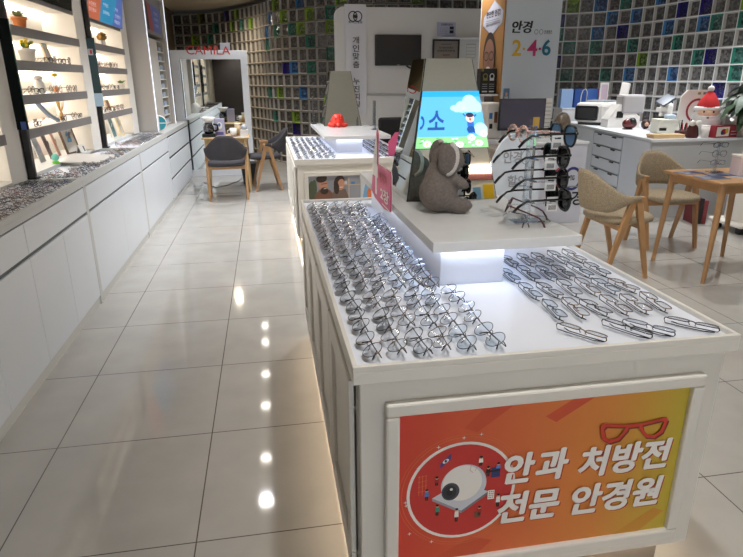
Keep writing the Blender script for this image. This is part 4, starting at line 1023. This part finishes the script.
o = thing('mug','cream mug with a dark rim on a small saucer','mug',(-.43,8.03,tz)); MB().lathe([(.05,0),(.07,.006),(.07,.010),(.03,.008)],(0,0,0),mat('saucer_brown',(150,116,80),.4)).build('saucer', o); MB().lathe([(.034,.0),(.042,.02),(.044,.095),(.04,.095),(.036,.02)],(0,0,.0105),PORC).build('cup', o); m = MB(); m.tube([(-.04,0,.085),(-.07,0,.08),(-.07,0,.04),(-.04,0,.035)],.006,PORC,6); m.build('handle', o)
o = thing('paper_roll','beige roll of paper cups standing on the small table','paper cups',(-.375,8.12,tz)); MB().lathe([(.032,0),(.04,.15),(.036,.15),(.03,.01)],(0,0,0),mat('kraft_paper',(190,166,126),.6)).build('cups', o); MB().lathe([(.041,.15),(.045,.154),(.041,.158),(.037,.154)],(0,0,0),PORC).build('rim', o)
o = thing('cup_carton','white carton with a grey bag on it at the table corner','box',(-.285,8.02,tz)); MB().box(-.055,.045,-.05,.05,0,.085,PORC,.003).build('carton', o); m = MB(); m.ell((-.005,0,.115),(.045,.035,.04),mat('grey_bag',(176,180,188),.4),10); m.build('bag', o)
o = thing('paper_mat','pale printed paper mat lying on the small table','paper',(-.42,7.955,tz)); MB().box(-.1,.13,-.03,.03,0,.0015,BR3).build('sheet', o)
o = thing('waste_bin','black waste bin on the floor beneath the small table','bin',(-.28,8.62,0)); MB().lathe([(.09,0),(.12,.29),(.11,.29),(.085,.01)],(0,0,0),BLACK,20).build('bucket', o); MB().lathe([(.121,.285),(.126,.295),(.121,.305),(.112,.295)],(0,0,0),BLACK,20).build('rim', o)
o = MB(); o.tube([(-.95,8.85,.006),(-.86,8.6,.006),(-.74,8.35,.006),(-.60,8.5,.006),(-.45,8.85,.006),(-.42,9.1,.006)],.005,BLACK,6); o = o.build('power_cord'); tag(o,'black power cord looping over the floor under the small table','cord')
o = MB(); o.tube([(-.93,7.95,.70),(-.92,8.2,.3),(-.93,8.45,.02)],.004,BLACK,6); o.bm.free()

# ------------------------------------------------------------------ partition with the television
Yp = 8.75
p = MB(); P = [(1.02,.0),(1.02,2.25)]+[(1.02+.12-.12*cos(a),2.25+.12*sin(a)) for a in [pi/2*i/8 for i in range(1,9)]]+[(3.45,2.37),(3.45,0)]
p.prism(P,Yp,Yp+.12,GREYW,'y'); p = struct(p.build('wall_partition'))
struct(MB().box(1.46,3.45,Yp-.035,Yp,1.195,1.222,mat('ledge_grey',(176,176,176),.5),.003).build('trim_2'))
struct(MB().box(1.46,3.45,Yp-.012,Yp,0,1.194,GREYW).build('trim_3'))
struct(MB().box(2.48,3.2,Yp-.16,Yp,1.962,1.98,WHITE,.002).build('trim_4'))
t = thing('television','black flat television on the white partition','television',(1.915,Yp-.05,1.81))
MB().box(-.335,.335,0,.045,-.205,.205,BLACK,.006).build('casing', t); MB().box(-.325,.325,-.002,.0,-.19,.198,mat('screen_off',(8,8,10),.4)).build('screen', t); MB().box(-.02,.02,-.0025,0,-.2,-.194,CHROME).build('badge', t)
m = MB(); m.tube([(.12,.01,-.205),(.16,0,-.235),(.24,.0,-.25)],.012,BLACK,6); m.build('cable', t)
v = thing('vertical_sign','tall white sign with two linked rings and downward lettering','sign',(1.155,Yp-.03,.95)); MB().box(0,.30,0,.028,0,1.45,mat('sign_white',(212,214,222),.45),.002).build('board', v)
A = Art((0,0,-.95),(1,0,0),(0,0,1),.0008,.001); DG = mat('sign_dark_grey',(86,86,96),.5)
A.ring(.115,2.245,.066,.07,.014,PBLK); A.ring(.18,2.245,.066,.07,.014,PBLK); A.poly([(.112,2.245),(.148,2.275),(.184,2.245),(.148,2.215)],PBLK); A.text('토마안경원',.05,2.155,.245,2.19,PNAVY,.02)
for ch, z in zip('개인맞춤',(1.94,1.835,1.73,1.62)): A.text(ch,.105,z-.046,.198,z+.046,DG,.025)
for ch, z in zip('누진피팅',(1.395,1.29,1.185,1.08)): A.text(ch,.105,z-.046,.198,z+.046,DG,.025)
A.build('lettering', v)
n = thing('notice','small lilac notice fixed to the partition above the ledge','notice',(2.49,Yp-.0105,2.0)); MB().box(0,.27,0,.01,0,.185,mat('notice_lilac',(176,178,206),.5)).build('sheet', n)
A = Art((0,0,0),(1,0,0),(0,0,1),.0008,.001); A.text('안경렌즈안내',.05,.14,.22,.17,PBLK,.02)
for k in range(2): A.rect(.18,.04+k*.05,.24,.08+k*.05,PBLK)
for k in range(4): A.rect(.03,.03+k*.025,.15,.036+k*.025,PGREY)
A.build('printing', n)
n = thing('plaque','black-framed grey award plaque under the thin ledge','plaque',(2.42,Yp-.04,1.68)); m = MB()
for a in ((0,.40,0,.025),(0,.40,.255,.28),(0,.025,.025,.255),(.375,.40,.025,.255)): m.box(a[0],a[1],0,.02,a[2],a[3],BLACK,.002)
m.build('border', n); MB().box(.025,.375,.008,.014,.025,.255,mat('plaque_grey',(128,120,114),.3)).build('plate', n)
A = Art((0,.008,0),(1,0,0),(0,0,1),.0008,.001); A.text('국가공인안경사',.09,.15,.31,.18,PBLK,.02); A.text('안경광학전문점',.07,.11,.33,.14,PBLK,.02); A.rect(.15,.06,.26,.075,mat('plaque_red',(120,60,50),.5)); A.rect(.12,.21,.28,.216,PBLK); A.build('lettering', n)
n = thing('wall_chart','faint outlined chart on the partition beside the pillar','chart',(2.9,Yp-.011,1.68)); MB().box(0,.2,0,.01,0,.26,mat('chart_white',(206,208,206),.5)).build('sheet', n)
A = Art((0,0,0),(1,0,0),(0,0,1),.0008,.001)
for k in range(5): A.rect(.03,.03+k*.045,.17,.036+k*.045,PGREY)
A.line([(.03,.03),(.03,.22),(.17,.22),(.17,.03)],.004,PGREY); A.build('printing', n)
# pillar with the 2.4.6 panel and the portrait panel
struct(MB().box(2.54,3.14,6.32,7.1,0,2.78,GREYW).build('pillar'))
v = thing('pillar_sign','white pillar panel lettered with yellow, pink and teal figures','sign',(2.535,6.305,1.0)); MB().box(0,.615,0,.0145,0,1.775,mat('panel_pale_blue_white',(200,210,222),.45)).build('board', v)
A = Art((0,0,-1.0),(1,0,0),(0,0,1),.0008,.001)
[A.text('안경',.07+d,1.875,.295+d,1.995,PBLK,.014,.15) for d in (0,.004,.008)]
A.ring(.345,1.888,.022,.025,.004,PBLK); A.ring(.40,1.888,.022,.025,.004,PBLK); A.text('안경렌즈',.435,1.868,.525,1.906,PBLK,.01)
A.text('2',.085,1.648,.19,1.81,mat('figure_yellow',(206,166,40),.5),.02); A.text('4',.255,1.648,.372,1.81,mat('figure_pink',(190,50,110),.5),.015); A.text('6',.425,1.652,.525,1.815,mat('figure_teal',(20,110,140),.5),.02)
A.ell(.217,1.72,.014,.014,MATS['figure_yellow']); A.ell(.398,1.72,.014,.014,MATS['figure_pink']); A.build('printing', v)
v = thing('portrait_sign','orange pillar panel with a man in glasses under a hexagon','sign',(2.525,6.33,1.1)); MB().box(0,.0145,0,.70,0,1.675,mat('panel_orange',(172,126,74),.5)).build('board', v)
A = Art((0,.70,-1.1),(0,-1,0),(0,0,1),.001,.0015)     # u runs from the far edge towards the near edge
Hx = [(.08,2.08),(.40,2.23),(.68,2.10),(.66,1.98),(.36,1.87),(.06,1.99)]; A.poly(Hx,PGREY); A.poly([(.37+(x-.37)*.95,2.04+(y-2.04)*.95) for x,y in Hx],mat('hexagon_lilac',(196,198,216),.5))
A.text('편안한 안경?',.17,2.06,.60,2.13,PBLK,.03); A.rect(.16,1.985,.60,1.995,PGREY); A.rect(.16,2.005,.60,2.015,PGREY); A.rect(.18,2.025,.56,2.035,PGREY)
A.ell(.33,1.66,.19,.25,mat('portrait_hair_dark',(50,38,34),.6)); A.ell(.33,1.62,.165,.22,mat('portrait_skin',(150,110,92),.6)); A.ring(.25,1.66,.07,.05,.012,PBLK); A.ring(.41,1.66,.07,.05,.012,PBLK); A.ell(.33,1.60,.025,.04,mat('portrait_nose',(136,98,80),.6)); A.ell(.33,1.52,.07,.03,PW); A.poly([(.05,1.1),(.12,1.36),(.3,1.42),(.5,1.38),(.6,1.1)],mat('portrait_jacket',(74,60,62),.6))
A.build('printed_portrait', v)

# ------------------------------------------------------------------ reception side
def simple(name, label, cat, boxes, m, group=None, part='body'):
    r = thing(name, label, cat, (0,0,0), 0, group); mb = MB()
    for b in boxes: mb.box(*b[:6], b[6] if len(b) > 6 else m, .004)
    mb.build(part, r); return r
r = thing('reception_desk','white reception desk with a pale lettered front behind the sunglasses','desk',(2.30,5.5,0))
MB().box(0,.86,0,.80,0,.80,mat('desk_lilac_white',(206,208,222),.45),.003).build('body', r); MB().box(-.01,.87,-.01,.805,.80,.822,WHITE,.003).build('top', r)
A = Art((0,0,0),(1,0,0),(0,0,1),.0008,.001); A.ring(.73,.455,.10,.12,.028,mat('ring_navy',(50,60,120),.5)); A.ring(.60,.47,.085,.11,.025,mat('ring_red',(170,60,70),.5)); A.text('눈안경',.44,.18,.86,.33,PBLK,.02); A.rect(.68,.37,.84,.383,PGREY); A.text('TG',.70,.44,.75,.49,PBLK,.02); A.build('lettering', r)
r = thing('office_printer','white boxy machine with small stickers beside the monitor','printer',(2.34,6.3,.823)); MB().box(-.06,.10,-.3,.0,0,.36,PORC,.015).build('casing', r)
m = MB(); m.box(-.045,-.01,-.302,-.3,.20,.26,PBLUE); m.box(.01,.045,-.302,-.3,.16,.27,mat('sticker_brown',(130,90,70),.5)); m.box(-.04,-.005,-.302,-.3,.10,.15,PBLK); m.build('sticker', r)
r = thing('computer_monitor','black-rimmed computer monitor with a yellow note on the desk','monitor',(2.60,5.86,.8225))
MB().box(-.25,.25,0,.035,.09,.405,BLACK,.006).build('casing', r); MB().box(-.238,.238,-.002,.0,.115,.393,mat('monitor_screen',(72,70,86),.2,emit=.08)).build('screen', r); m = MB(); m.box(-.03,.03,.01,.03,.01,.2,BLACK); m.box(-.1,.1,-.07,.09,0,.012,BLACK,.003); m.build('stand', r)
MB().box(.12,.19,-.004,-.002,.10,.22,mat('yellow_note',(206,170,84),.6)).build('sticky_note', r)
r = thing('white_calendar','tall narrow white card rack standing beside the monitor','card rack',(2.93,5.98,.8225)); MB().box(-.045,.045,0,.02,0,.40,PORC,.003).build('panel', r); A = Art((-.045,0,0),(1,0,0),(0,0,1),.001,.001)
for k in range(9): A.rect(.01,.03+k*.04,.08,.036+k*.04,PGREY)
A.build('printing', r)
r = thing('oval_mirror','small oval mirror in a grey rim on the desk end','mirror',(3.06,5.9,.8225)); m = MB(); m.lathe([(.001,0),(.09,0),(.09,.012),(.001,.012)],(0,0,0),mat('mottled_reflection_brown',(112,98,84),.3,noise=.5,nscale=30),24,1,1.3); o = m.build('glass', r); o.rotation_euler = (radians(90),0,0); o.location = (0,0,.14)  # the brown mottle paints a reflection into the mirror's colour
m = MB(); m.tube([(.095*cos(a),-.006,.14+.122*sin(a)) for a in [2*pi*i/24 for i in range(24)]],.007,mat('rim_grey',(150,152,154),.4),6,True); m.build('rim', r); MB().box(-.06,.06,-.04,.04,0,.015,PORC,.003).build('foot', r)
r = thing('wall_shelf','white shelf bracket fixed to the pillar below the portrait','shelf',(2.22,6.35,1.24)); MB().box(0,.30,0,.35,0,.02,WHITE,.003).build('board', r); m = MB(); m.prism([(0,0),(.25,0),(.25,-.12)],.3,.315,WHITE,'y'); m.build('bracket', r)
r = thing('black_carton','black carton printed with two lamps on the pillar shelf','box',(2.35,6.48,1.2605)); MB().box(-.02,.165,-.06,.06,0,.265,BLACK,.003).build('carton', r)
A = Art((-.02,-.06,0),(1,0,0),(0,0,1),.001,.001); A.ring(.055,.185,.028,.03,.01,mat('print_olive',(120,116,50),.5)); A.ring(.13,.185,.028,.03,.01,PLG); A.rect(.03,.14,.08,.165,MATS['print_olive']); A.rect(.105,.14,.155,.165,PLG)
for k in range(3): A.rect(.02,.10-.022*k,.08,.106-.022*k,PGREY); A.rect(.10,.10-.022*k,.16,.106-.022*k,PGREY)
A.rect(.02,.02,.08,.034,PLG); A.rect(.10,.02,.16,.034,PLG); A.rect(.0,.235,.03,.265,MATS['print_olive']); A.build('printing', r)
r = thing('photo_card','small blue photo strip stuck low on the pillar panel','card',(2.555,6.3035,1.16)); MB().box(0,.07,-.004,.0,0,.16,mat('photo_blue',(96,128,166),.5)).build('sheet', r); A = Art((0,-.004,0),(1,0,0),(0,0,1),.0006,.0008); A.ell(.035,.10,.014,.02,PSKIN); A.rect(.015,.02,.055,.075,PW); A.rect(0,.0,.07,.02,PNAVY); A.build('printed_photo', r)
# standing oval board and taupe cabinet behind the sunglasses
r = thing('oval_board','white rounded standing board with grey lettering behind the sunglasses stand','sign',(1.64,3.75,0)); m = MB(); m.prism([(.19*cos(a),.72+.36*sin(a)) for a in [2*pi*i/32 for i in range(32)]],0,.02,mat('board_white',(206,214,224),.45),'y'); m.build('board', r)
m = MB(); m.box(-.02,.02,.002,.018,.02,.4,CHROME); m.box(-.14,.14,-.08,.10,0,.018,CHROME,.003); m.build('stand', r)
A = Art((0,0,0),(1,0,0),(0,0,1),.0008,.001); A.text('안경',-.09,.88,.04,.96,PGREY,.02); A.text('할인',-.05,.72,.09,.80,PGREY,.02); A.ring(.07,.92,.035,.05,.006,PGREY); A.build('lettering', r)
r = thing('taupe_cabinet','taupe side cabinet standing behind the white oval board','cabinet',(2.0,4.95,0)); MB().box(0,.28,0,.5,.06,.80,mat('taupe_laminate',(126,114,104),.5),.003).build('carcass', r); MB().box(-.005,.285,-.005,.505,.80,.82,mat('taupe_top',(140,130,120),.4),.002).build('top', r); MB().box(.02,.26,.02,.48,0,.06,DARKGAP).build('plinth', r); MB().box(.01,.27,-.012,-.001,.08,.78,MATS['taupe_laminate'],.003).build('door', r)

# counter with drawers and plain end
r = thing('service_counter','long white service counter with drawers and a plain grey end','counter',(0,0,0)); GE = mat('counter_grey',(186,188,190),.5)
P = [(3.90,5.54),(5.5,5.54),(5.38,8.3),(4.345,8.3)]
m = MB(); m.prism(P,.0,.795,GE); m.build('carcass', r)
m = MB(); m.prism([(3.88,5.52),(5.52,5.52),(5.39,8.31),(4.325,8.31)],.796,.822,WHITE); m.build('top', r)
dv = Vector((4.345-3.90,8.3-5.54,0)).normalized(); nn = Vector((-dv.y,dv.x,0)); ang = math.atan2(dv.y,dv.x)
Rm = Matrix.Translation((3.90,5.54,0)) @ Matrix.Rotation(ang,4,'Z')      # local x along the drawers, y out of the room side
def face_panel(a, b, z0, z1, nm, mm=CABW): return MB().box(a,b,.001,.018,z0,z1,mm,.002,Rm).build(nm, r)
face_panel(.01,.66,.06,.79,'side_panel'); face_panel(1.56,2.78,.06,.79,'side_panel')
for k in range(5):
    z = .775-.143*k; d = face_panel(.68,1.54,z-.135,z,'drawer')
    for q in (.90,1.34):
        h_ = MB(); h_.box(q-.05,q+.05,.018,.034,z-.024,z-.010,DARKGAP,.003,Rm); h_.build('handle', d)
    MB().box(.68,1.54,.0178,.0188,z-.007,z-.0005,DARKGAP,0,Rm).build('top_groove', d)
Z = .8225
def ob(name, label, cat, loc, rz=0): return thing(name, label, cat, (loc[0],loc[1],Z if len(loc)<3 else loc[2]), rz)
r = ob('autorefractor','big white eye tester with a dark rounded screen end','eye tester',(4.44,7.62),radians(-58)); GD = mat('tester_dark',(46,48,52),.3)
m = MB(); m.box(-.21,.19,-.20,.34,.03,.29,PORC,.05); m.build('casing', r); m = MB(); m.box(-.185,.14,-.212,-.19,.06,.25,GD,.03); m.build('screen', r); m = MB(); m.box(-.14,.14,-.05,.28,.285,.315,mat('tester_grey',(150,154,160),.4),.01); m.build('keypad', r)
m = MB(); m.box(-.17,.17,-.15,.28,0,.035,GD,.005); m.build('base', r); m = MB(); m.box(.10,.22,.30,.33,.22,.56,PORC,.01,Matrix.Rotation(.12,4,'Y')); m.build('headrest_panel', r)
r = ob('chart_projector','white slanted desktop instrument with a grey hood','instrument',(4.50,7.12),radians(-10)); m = MB(); m.prism([(-.2,0),(.2,0),(.2,.13),(.0,.28),(-.08,.28),(-.2,.10)],-.12,.12,PORC,'y'); m.build('casing', r); m = MB(); m.box(-.05,.24,-.14,.10,.17,.40,mat('hood_grey',(170,166,166),.7),.03); m.build('hood', r); MB().box(-.10,-.02,-.125,-.118,.12,.20,BLACK,.01).build('lever', r)
r = ob('red_device','dark red rounded hand device on the counter','device',(4.40,6.75),radians(-8)); m = MB(); m.ell((0,0,.065),(.09,.06,.065),mat('device_red',(96,34,34),.3),16); m.build('body', r); m = MB(); m.ell((.02,-.02,.09),(.05,.05,.05),BLACK,12); m.build('cap', r); MB().cyl((-.02,0,.0),(-.02,0,.01),.06,.06,BLACK,16).build('foot', r)
r = ob('red_device','dark brown rounded hand device beside the red one','device',(4.60,6.72),radians(-8)); m = MB(); m.ell((0,0,.06),(.055,.05,.06),mat('device_brown',(60,40,36),.3),14); m.build('body', r); m = MB(); m.ell((-.01,-.045,.06),(.025,.012,.025),PSKIN,10); m.build('badge', r)
r = ob('lensmeter','white lensmeter with a tilted dark display','instrument',(4.66,6.48),radians(-12)); m = MB(); m.box(-.11,.11,-.14,.14,0,.06,PORC,.012); m.box(-.02,.11,.0,.14,.05,.32,PORC,.04); m.build('casing', r); m = MB(); m.box(-.10,.06,-.09,.09,-.012,.012,mat('display_slate',(70,80,96),.2),.006,Matrix.Translation((-.0,-.02,.36)) @ Matrix.Rotation(-.6,4,'Y') @ Matrix.Rotation(.3,4,'X')); m.build('display', r); m = MB(); m.box(-.11,.07,-.14,-.02,.13,.17,BLACK,.01); m.box(-.10,.0,-.09,.02,.22,.27,PORC,.01); m.build('lens_table', r)
r = ob('edger_box','cream box-shaped device with a dark slot','device',(4.50,6.22),radians(-12)); MB().box(-.12,.12,-.10,.10,0,.155,mat('cream_case',(206,204,190),.5),.01).build('casing', r); m = MB(); m.box(.04,.09,-.103,-.1,.10,.115,GREYW); m.box(-.10,-.02,-.104,-.1,.03,.06,BLACK); m.build('slot', r); m = MB(); m.box(.0,.10,-.04,.06,.156,.20,mat('wipe_blue_white',(190,206,230),.6),.01); m.build('wipes', r)
r = ob('wooden_board','stack of pale wooden boards at the counter corner','boards',(4.12,5.66),radians(-6)); 
for k in range(2): MB().box(-.16-.01*k,.17,-.075,.075,.0205*k,.0205*k+.02,WOODL,.003).build('board', r)
r = ob('ring_board','white arched board with a red ring printed on it behind the red-hatted plush','board',(4.74,6.08),radians(-12)); m = MB(); P = [(-.19,.0),(.19,.0),(.19,.42),(.15,.47),(-.11,.47),(-.17,.40)]; m.prism(P,-.012,.012,PORC,'y'); m.build('board', r)
A = Art((0,-.012,0),(1,0,0),(0,0,1),.001,.001); A.ring(.02,.25,.12,.13,.024,mat('ring_crimson',(150,44,56),.5)); A.text('눈',-.01,.19,.07,.29,PBLK,.02); A.rect(.0,.42,.035,.445,mat('magnet_olive',(150,140,70),.5)); A.rect(.06,.42,.095,.445,mat('magnet_grey',(110,116,116),.5)); A.build('printed_ring', r)
m = MB(); m.box(-.14,.14,-.05,.08,0,.012,PORC,.002); m.build('foot', r)
r = ob('screwdriver_set','dark red caddy full of small tools','tool caddy',(4.42,5.78)); m = MB(); m.box(-.075,.075,-.05,.05,0,.06,mat('caddy_maroon',(82,34,38),.4),.006); m.build('caddy', r)
rn = random.Random(5)
for k in range(7): m = MB(); x = -.06+.02*k; m.cyl((x,.0,.0605),(x+rn.uniform(-.01,.01),rn.uniform(-.02,.02),.15+rn.uniform(-.02,.03)),.007,.006,rn.choice([BLACK,PDR,CHROME]),8); m.build('tool', r)
r = ob('holiday_plush','round plush figure with red hat and white beard on the counter','soft toy',(4.68,5.80),radians(-32)); RH = mat('plush_red',(196,40,44),.9,bump=.4,bscale=260); BW = mat('plush_beard',(236,234,234),.9,bump=.6,bscale=200)
MB().ell((0,0,.16),(.15,.12,.16),BW,24).build('beard', r); MB().ell((0,-.055,.245),(.105,.075,.065),mat('plush_face',(230,190,166),.8),18).build('face', r)
m = MB(); m.lathe([(.12,.27),(.118,.30),(.09,.37),(.05,.43),(.02,.465),(.002,.47)],(0,0,0),RH,22); m.build('hat', r); m = MB(); m.tube([(.118*cos(a),.10*sin(a),.285) for a in [2*pi*i/24 for i in range(24)]],.024,BW,8,True); m.build('hat_trim', r); MB().ell((0,0,.485),(.034,.034,.032),BW,12).build('pompom', r)
for s in (-1,1): MB().ell((s*.045,-.122,.255),(.010,.006,.012),BLACK,8).build('eye', r)
MB().ell((0,-.13,.232),(.013,.012,.012),PSKIN,8).build('nose', r); MB().ell((0,-.118,.196),(.016,.01,.011),mat('plush_mouth',(150,50,50),.6),8).build('mouth', r); MB().ell((0,-.09,.20),(.085,.035,.025),BW,14).build('moustache', r)
r = ob('bear_figure','dark brown furry ornament with a white bow before the red-hatted plush','ornament',(4.40,5.62)); m = MB(); m.lathe([(.055,0),(.062,.03),(.05,.10),(.03,.15),(.002,.165)],(0,0,0),mat('brown_fur',(74,36,32),.95,bump=.6,bscale=260),16); m.build('body', r); m = MB(); m.ell((-.035,-.03,.15),(.04,.016,.03),PORC,10); m.ell((.035,-.03,.15),(.04,.016,.03),PORC,10); m.build('bow', r)
r = ob('white_cup','plain white paper cup beside the red carton','cup',(4.535,5.60)); MB().lathe([(.036,0),(.042,.12),(.038,.12),(.034,.01)],(0,0,0),PORC).build('cup', r); MB().lathe([(.042,.118),(.045,.122),(.042,.126),(.038,.122)],(0,0,0),PORC).build('rim', r)
r = ob('red_carton','red carton with a white pictured front on the counter','box',(4.74,5.60),radians(8)); MB().box(-.15,.15,-.05,.05,0,.125,mat('carton_red',(150,40,52),.5),.003).build('carton', r); A = Art((-.15,-.05,0),(1,0,0),(0,0,1),.001,.001); A.rect(.015,.015,.185,.11,PW); A.ell(.11,.06,.04,.03,PDR); A.ell(.15,.07,.02,.025,mat('print_yellow',(216,186,60),.5)); A.ell(.09,.05,.02,.02,PNAVY); A.rect(.205,.03,.285,.036,PLG); A.rect(.205,.06,.285,.066,PLG); A.build('printing', r)
r = ob('white_bag','crumpled white paper bag between the red-hatted plush and the plant','bag',(4.90,5.75),radians(8)); m = MB(); m.prism([(-.10,0),(.10,0),(.12,.20),(.02,.14),(-.06,.22)],-.04,.04,PORC,'y'); m.build('bag', r); MB().ell((.02,-.045,.10),(.035,.01,.03),BR3,10).build('label_spot', r)
r = ob('potted_plant','broad dark-leaved potted plant at the end of the counter','plant',(5.02,5.60)); MB().lathe([(.07,0),(.10,.14),(.105,.15),(.09,.15),(.085,.12)],(0,0,0),PORC,20).build('pot', r); MB().lathe([(.001,0),(.086,0),(.086,.005)],(0,0,.125),SOIL).build('soil', r); m = MB(); m.tube([(0,0,.12),(.01,0,.3),(-.03,-.02,.5)],.010,mat('plant_stem',(86,92,60),.7),8); m.build('stem', r)
DLF = mat('leaf_dark',(38,66,36),.55,noise=.2,nscale=20); rn = random.Random(8); m = MB()
for i in range(34):
    a = rn.uniform(0,2*pi); b0 = Vector((-.02,-.01,rn.uniform(.22,.52))); d = Vector((cos(a),sin(a),0)); sd = Vector((-sin(a),cos(a),0)); L = rn.uniform(.22,.33); P = []; hgt = rn.uniform(-.02,.10)
    for k in range(7):
        t = k/6; p = b0+d*L*t+Vector((0,0,hgt*t*2-.22*t*t)); wv = .055*sin(pi*min(.99,t*.9+.05))**.8*(.1 if t < .2 else 1)
        P += [tuple(p+sd*wv+Vector((0,0,.01*abs(wv)/.05))), tuple(p), tuple(p-sd*wv+Vector((0,0,.01*abs(wv)/.05)))]
    m.add(P,[[3*k+j,3*k+j+1,3*k+j+4,3*k+j+3] for k in range(6) for j in (0,1)],DLF,True)
m.build('foliage', r)
# bags on a low ledge behind the instruments
r = thing('back_ledge','low white ledge behind the instruments along the glass blocks','ledge',(4.36,8.42,0)); MB().box(0,.76,0,.28,0,.985,GREYW,.003).build('body', r); MB().box(-.01,.77,-.01,.29,.985,1.0,WHITE,.002).build('top', r)
for x, w_, c, lb, hdl in ((4.46,.19,(140,170,210),'pale blue paper bag on the low back ledge',0),(4.68,.20,(40,78,150),'deep blue paper bag with a white rope handle',1),(4.87,.17,(66,104,176),'mid blue paper bag standing behind the eye tester',0),(5.035,.12,(214,90,140),'pink paper bag standing behind the eye tester',0)):
    b = thing('paper_bag', lb, 'bag', (x,8.55,1.0005), 0, 'paper bags on the back ledge'); MB().box(-w_/2,w_/2,-.05,.05,0,.27,mat('bag_%d'%c[0],c,.5),.006).build('bag', b)
    if hdl: m = MB(); m.tube([(.0,-.055,.08),(.0,-.06,.18),(.02,-.06,.25),(.06,-.06,.27),(.09,-.06,.23),(.09,-.055,.10)],.006,PORC,6); m.build('rope_handle', b)
b = thing('white_tablet','white upright panel with a pale pink face behind the eye tester','panel',(4.98,8.38,0)); m = MB(); m.box(-.07,.07,0,.02,.84,1.36,PORC,.004); m.build('panel', b); MB().box(-.05,.05,-.002,0,1.08,1.33,mat('pink_face',(206,186,200),.5)).build('face', b); MB().box(-.05,.05,0,.02,.8225,.86,PORC).build('foot', b)
# right-hand floor things
b = thing('air_purifier','round white floor bin on a black-footed stand under the table end','bin',(4.56,4.90,0)); MB().lathe([(.16,.10),(.17,.12),(.17,.50),(.15,.54),(.002,.545)],(0,0,0),PORC,28).build('body', b); m = MB(); m.box(-.22,.22,-.22,.22,.06,.10,PORC,.02); m.build('stand', b)
for sx in (-1,1):
    for sy in (-1,1): MB().box(sx*.15-.03,sx*.15+.03,sy*.15-.03,sy*.15+.03,0,.06,BLACK,.004).build('foot', b)
b = thing('catalogue_stack','dark red catalogues standing on the floor against the counter','books',(4.33,5.28,0),radians(-10))
for k, c in enumerate(((110,36,44),(40,36,40),(126,50,56))): MB().box(-.07+.045*k,-.028+.045*k,-.10,.10,0,.28-.02*k,mat('catalogue_%d'%c[0],c,.5),.003).build('catalogue', b)

# desk and two office chairs before the partition
r = thing('consultation_desk','white desk in front of the partition behind the far counter','desk',(1.12,7.62,0)); MB().box(0,.70,0,.6,.77,.80,WHITE,.003).build('top', r)
for x in (0,.67): MB().box(x,x+.03,.02,.58,0,.77,WHITE,.002).build('side_panel', r)
MB().box(.03,.67,.5,.52,.3,.77,WHITE).build('modesty_panel', r)
o = thing('magazine','grey printed magazine lying on the white desk','magazine',(1.36,7.78,.8005),.2); MB().box(-.14,.14,-.09,.09,0,.008,PGREY).build('cover', o); A = Art((-.14,-.09,.008),(1,0,0),(0,1,0),.0008,.001); A.rect(.02,.03,.12,.14,BR2); A.rect(.15,.04,.26,.06,PW); A.build('printing', o)
def office_chair(label, x, y, rz, top):
    r = thing('office_chair', label, 'chair', (x,y,0), rz, 'black office chairs')
    m = MB(); m.box(-.23,.23,-.025,.03,.55,top,CLOTHK,.03); m.build('backrest', r); m = MB(); m.box(-.24,.24,.02,.48,.43,.50,CLOTHK,.03); m.build('seat', r); MB().cyl((0,.25,.09),(0,.25,.43),.025,.025,CHROME).build('gas_lift', r); m = MB(); m.box(-.02,.02,-.03,.10,.42,.60,BLACK,.004); m.build('back_support', r)
    for k in range(5):
        a = 2*pi*k/5+.3; m = MB(); m.cyl((0,.25,.09),(.27*cos(a),.25+.27*sin(a),.065),.022,.014,BLACK,8); g = m.build('base_arm', r); m = MB(); m.cyl((.27*cos(a)-.02,.25+.27*sin(a),.03),(.27*cos(a)+.02,.25+.27*sin(a),.03),.03,.03,BLACK,12); m.build('caster', g)
CLOTHK = mat('black_cloth',(40,38,40),.9,noise=.1,nscale=80)
office_chair('black office chair with the higher back near the white desk',1.56,7.16,radians(6),.985)
office_chair('black office chair with the lower back near the far counter',2.08,7.0,radians(-10),.93)
# ------------------------------------------------------------------ camera and picture settings
F_, PI_, YA_, RO_ = 583.8, .328786, .171746, -.004998
cy, sy_ = cos(YA_), sin(YA_)
fw = Vector((sy_*cos(PI_), cy*cos(PI_), -sin(PI_))); rt = Vector((cy,-sy_,0)); up = rt.cross(fw)
r2 = cos(RO_)*rt+sin(RO_)*up; u2 = -sin(RO_)*rt+cos(RO_)*up
cam = bpy.data.cameras.new('camera'); co = bpy.data.objects.new('camera', cam); C.objects.link(co)
cam.sensor_width = 36; cam.lens = F_/743*36; cam.clip_start = .02
co.matrix_world = Matrix.Translation((0,0,1.42)) @ Matrix((r2,u2,-fw)).transposed().to_4x4()
S.camera = co
w = bpy.data.worlds.new('world'); S.world = w; w.use_nodes = True
w.node_tree.nodes['Background'].inputs[0].default_value = (.5,.55,.6,1); w.node_tree.nodes['Background'].inputs[1].default_value = .05
S.view_settings.view_transform = 'Standard'; S.view_settings.look = 'None'; S.view_settings.gamma = 1; S.view_settings.use_curve_mapping = False
S.view_settings.exposure = .24
S.cycles.use_denoising = True
S.cycles.max_bounces = 8; S.cycles.transparent_max_bounces = 12; S.cycles.caustics_reflective = False; S.cycles.caustics_refractive = False
S.cycles.sample_clamp_indirect = 4
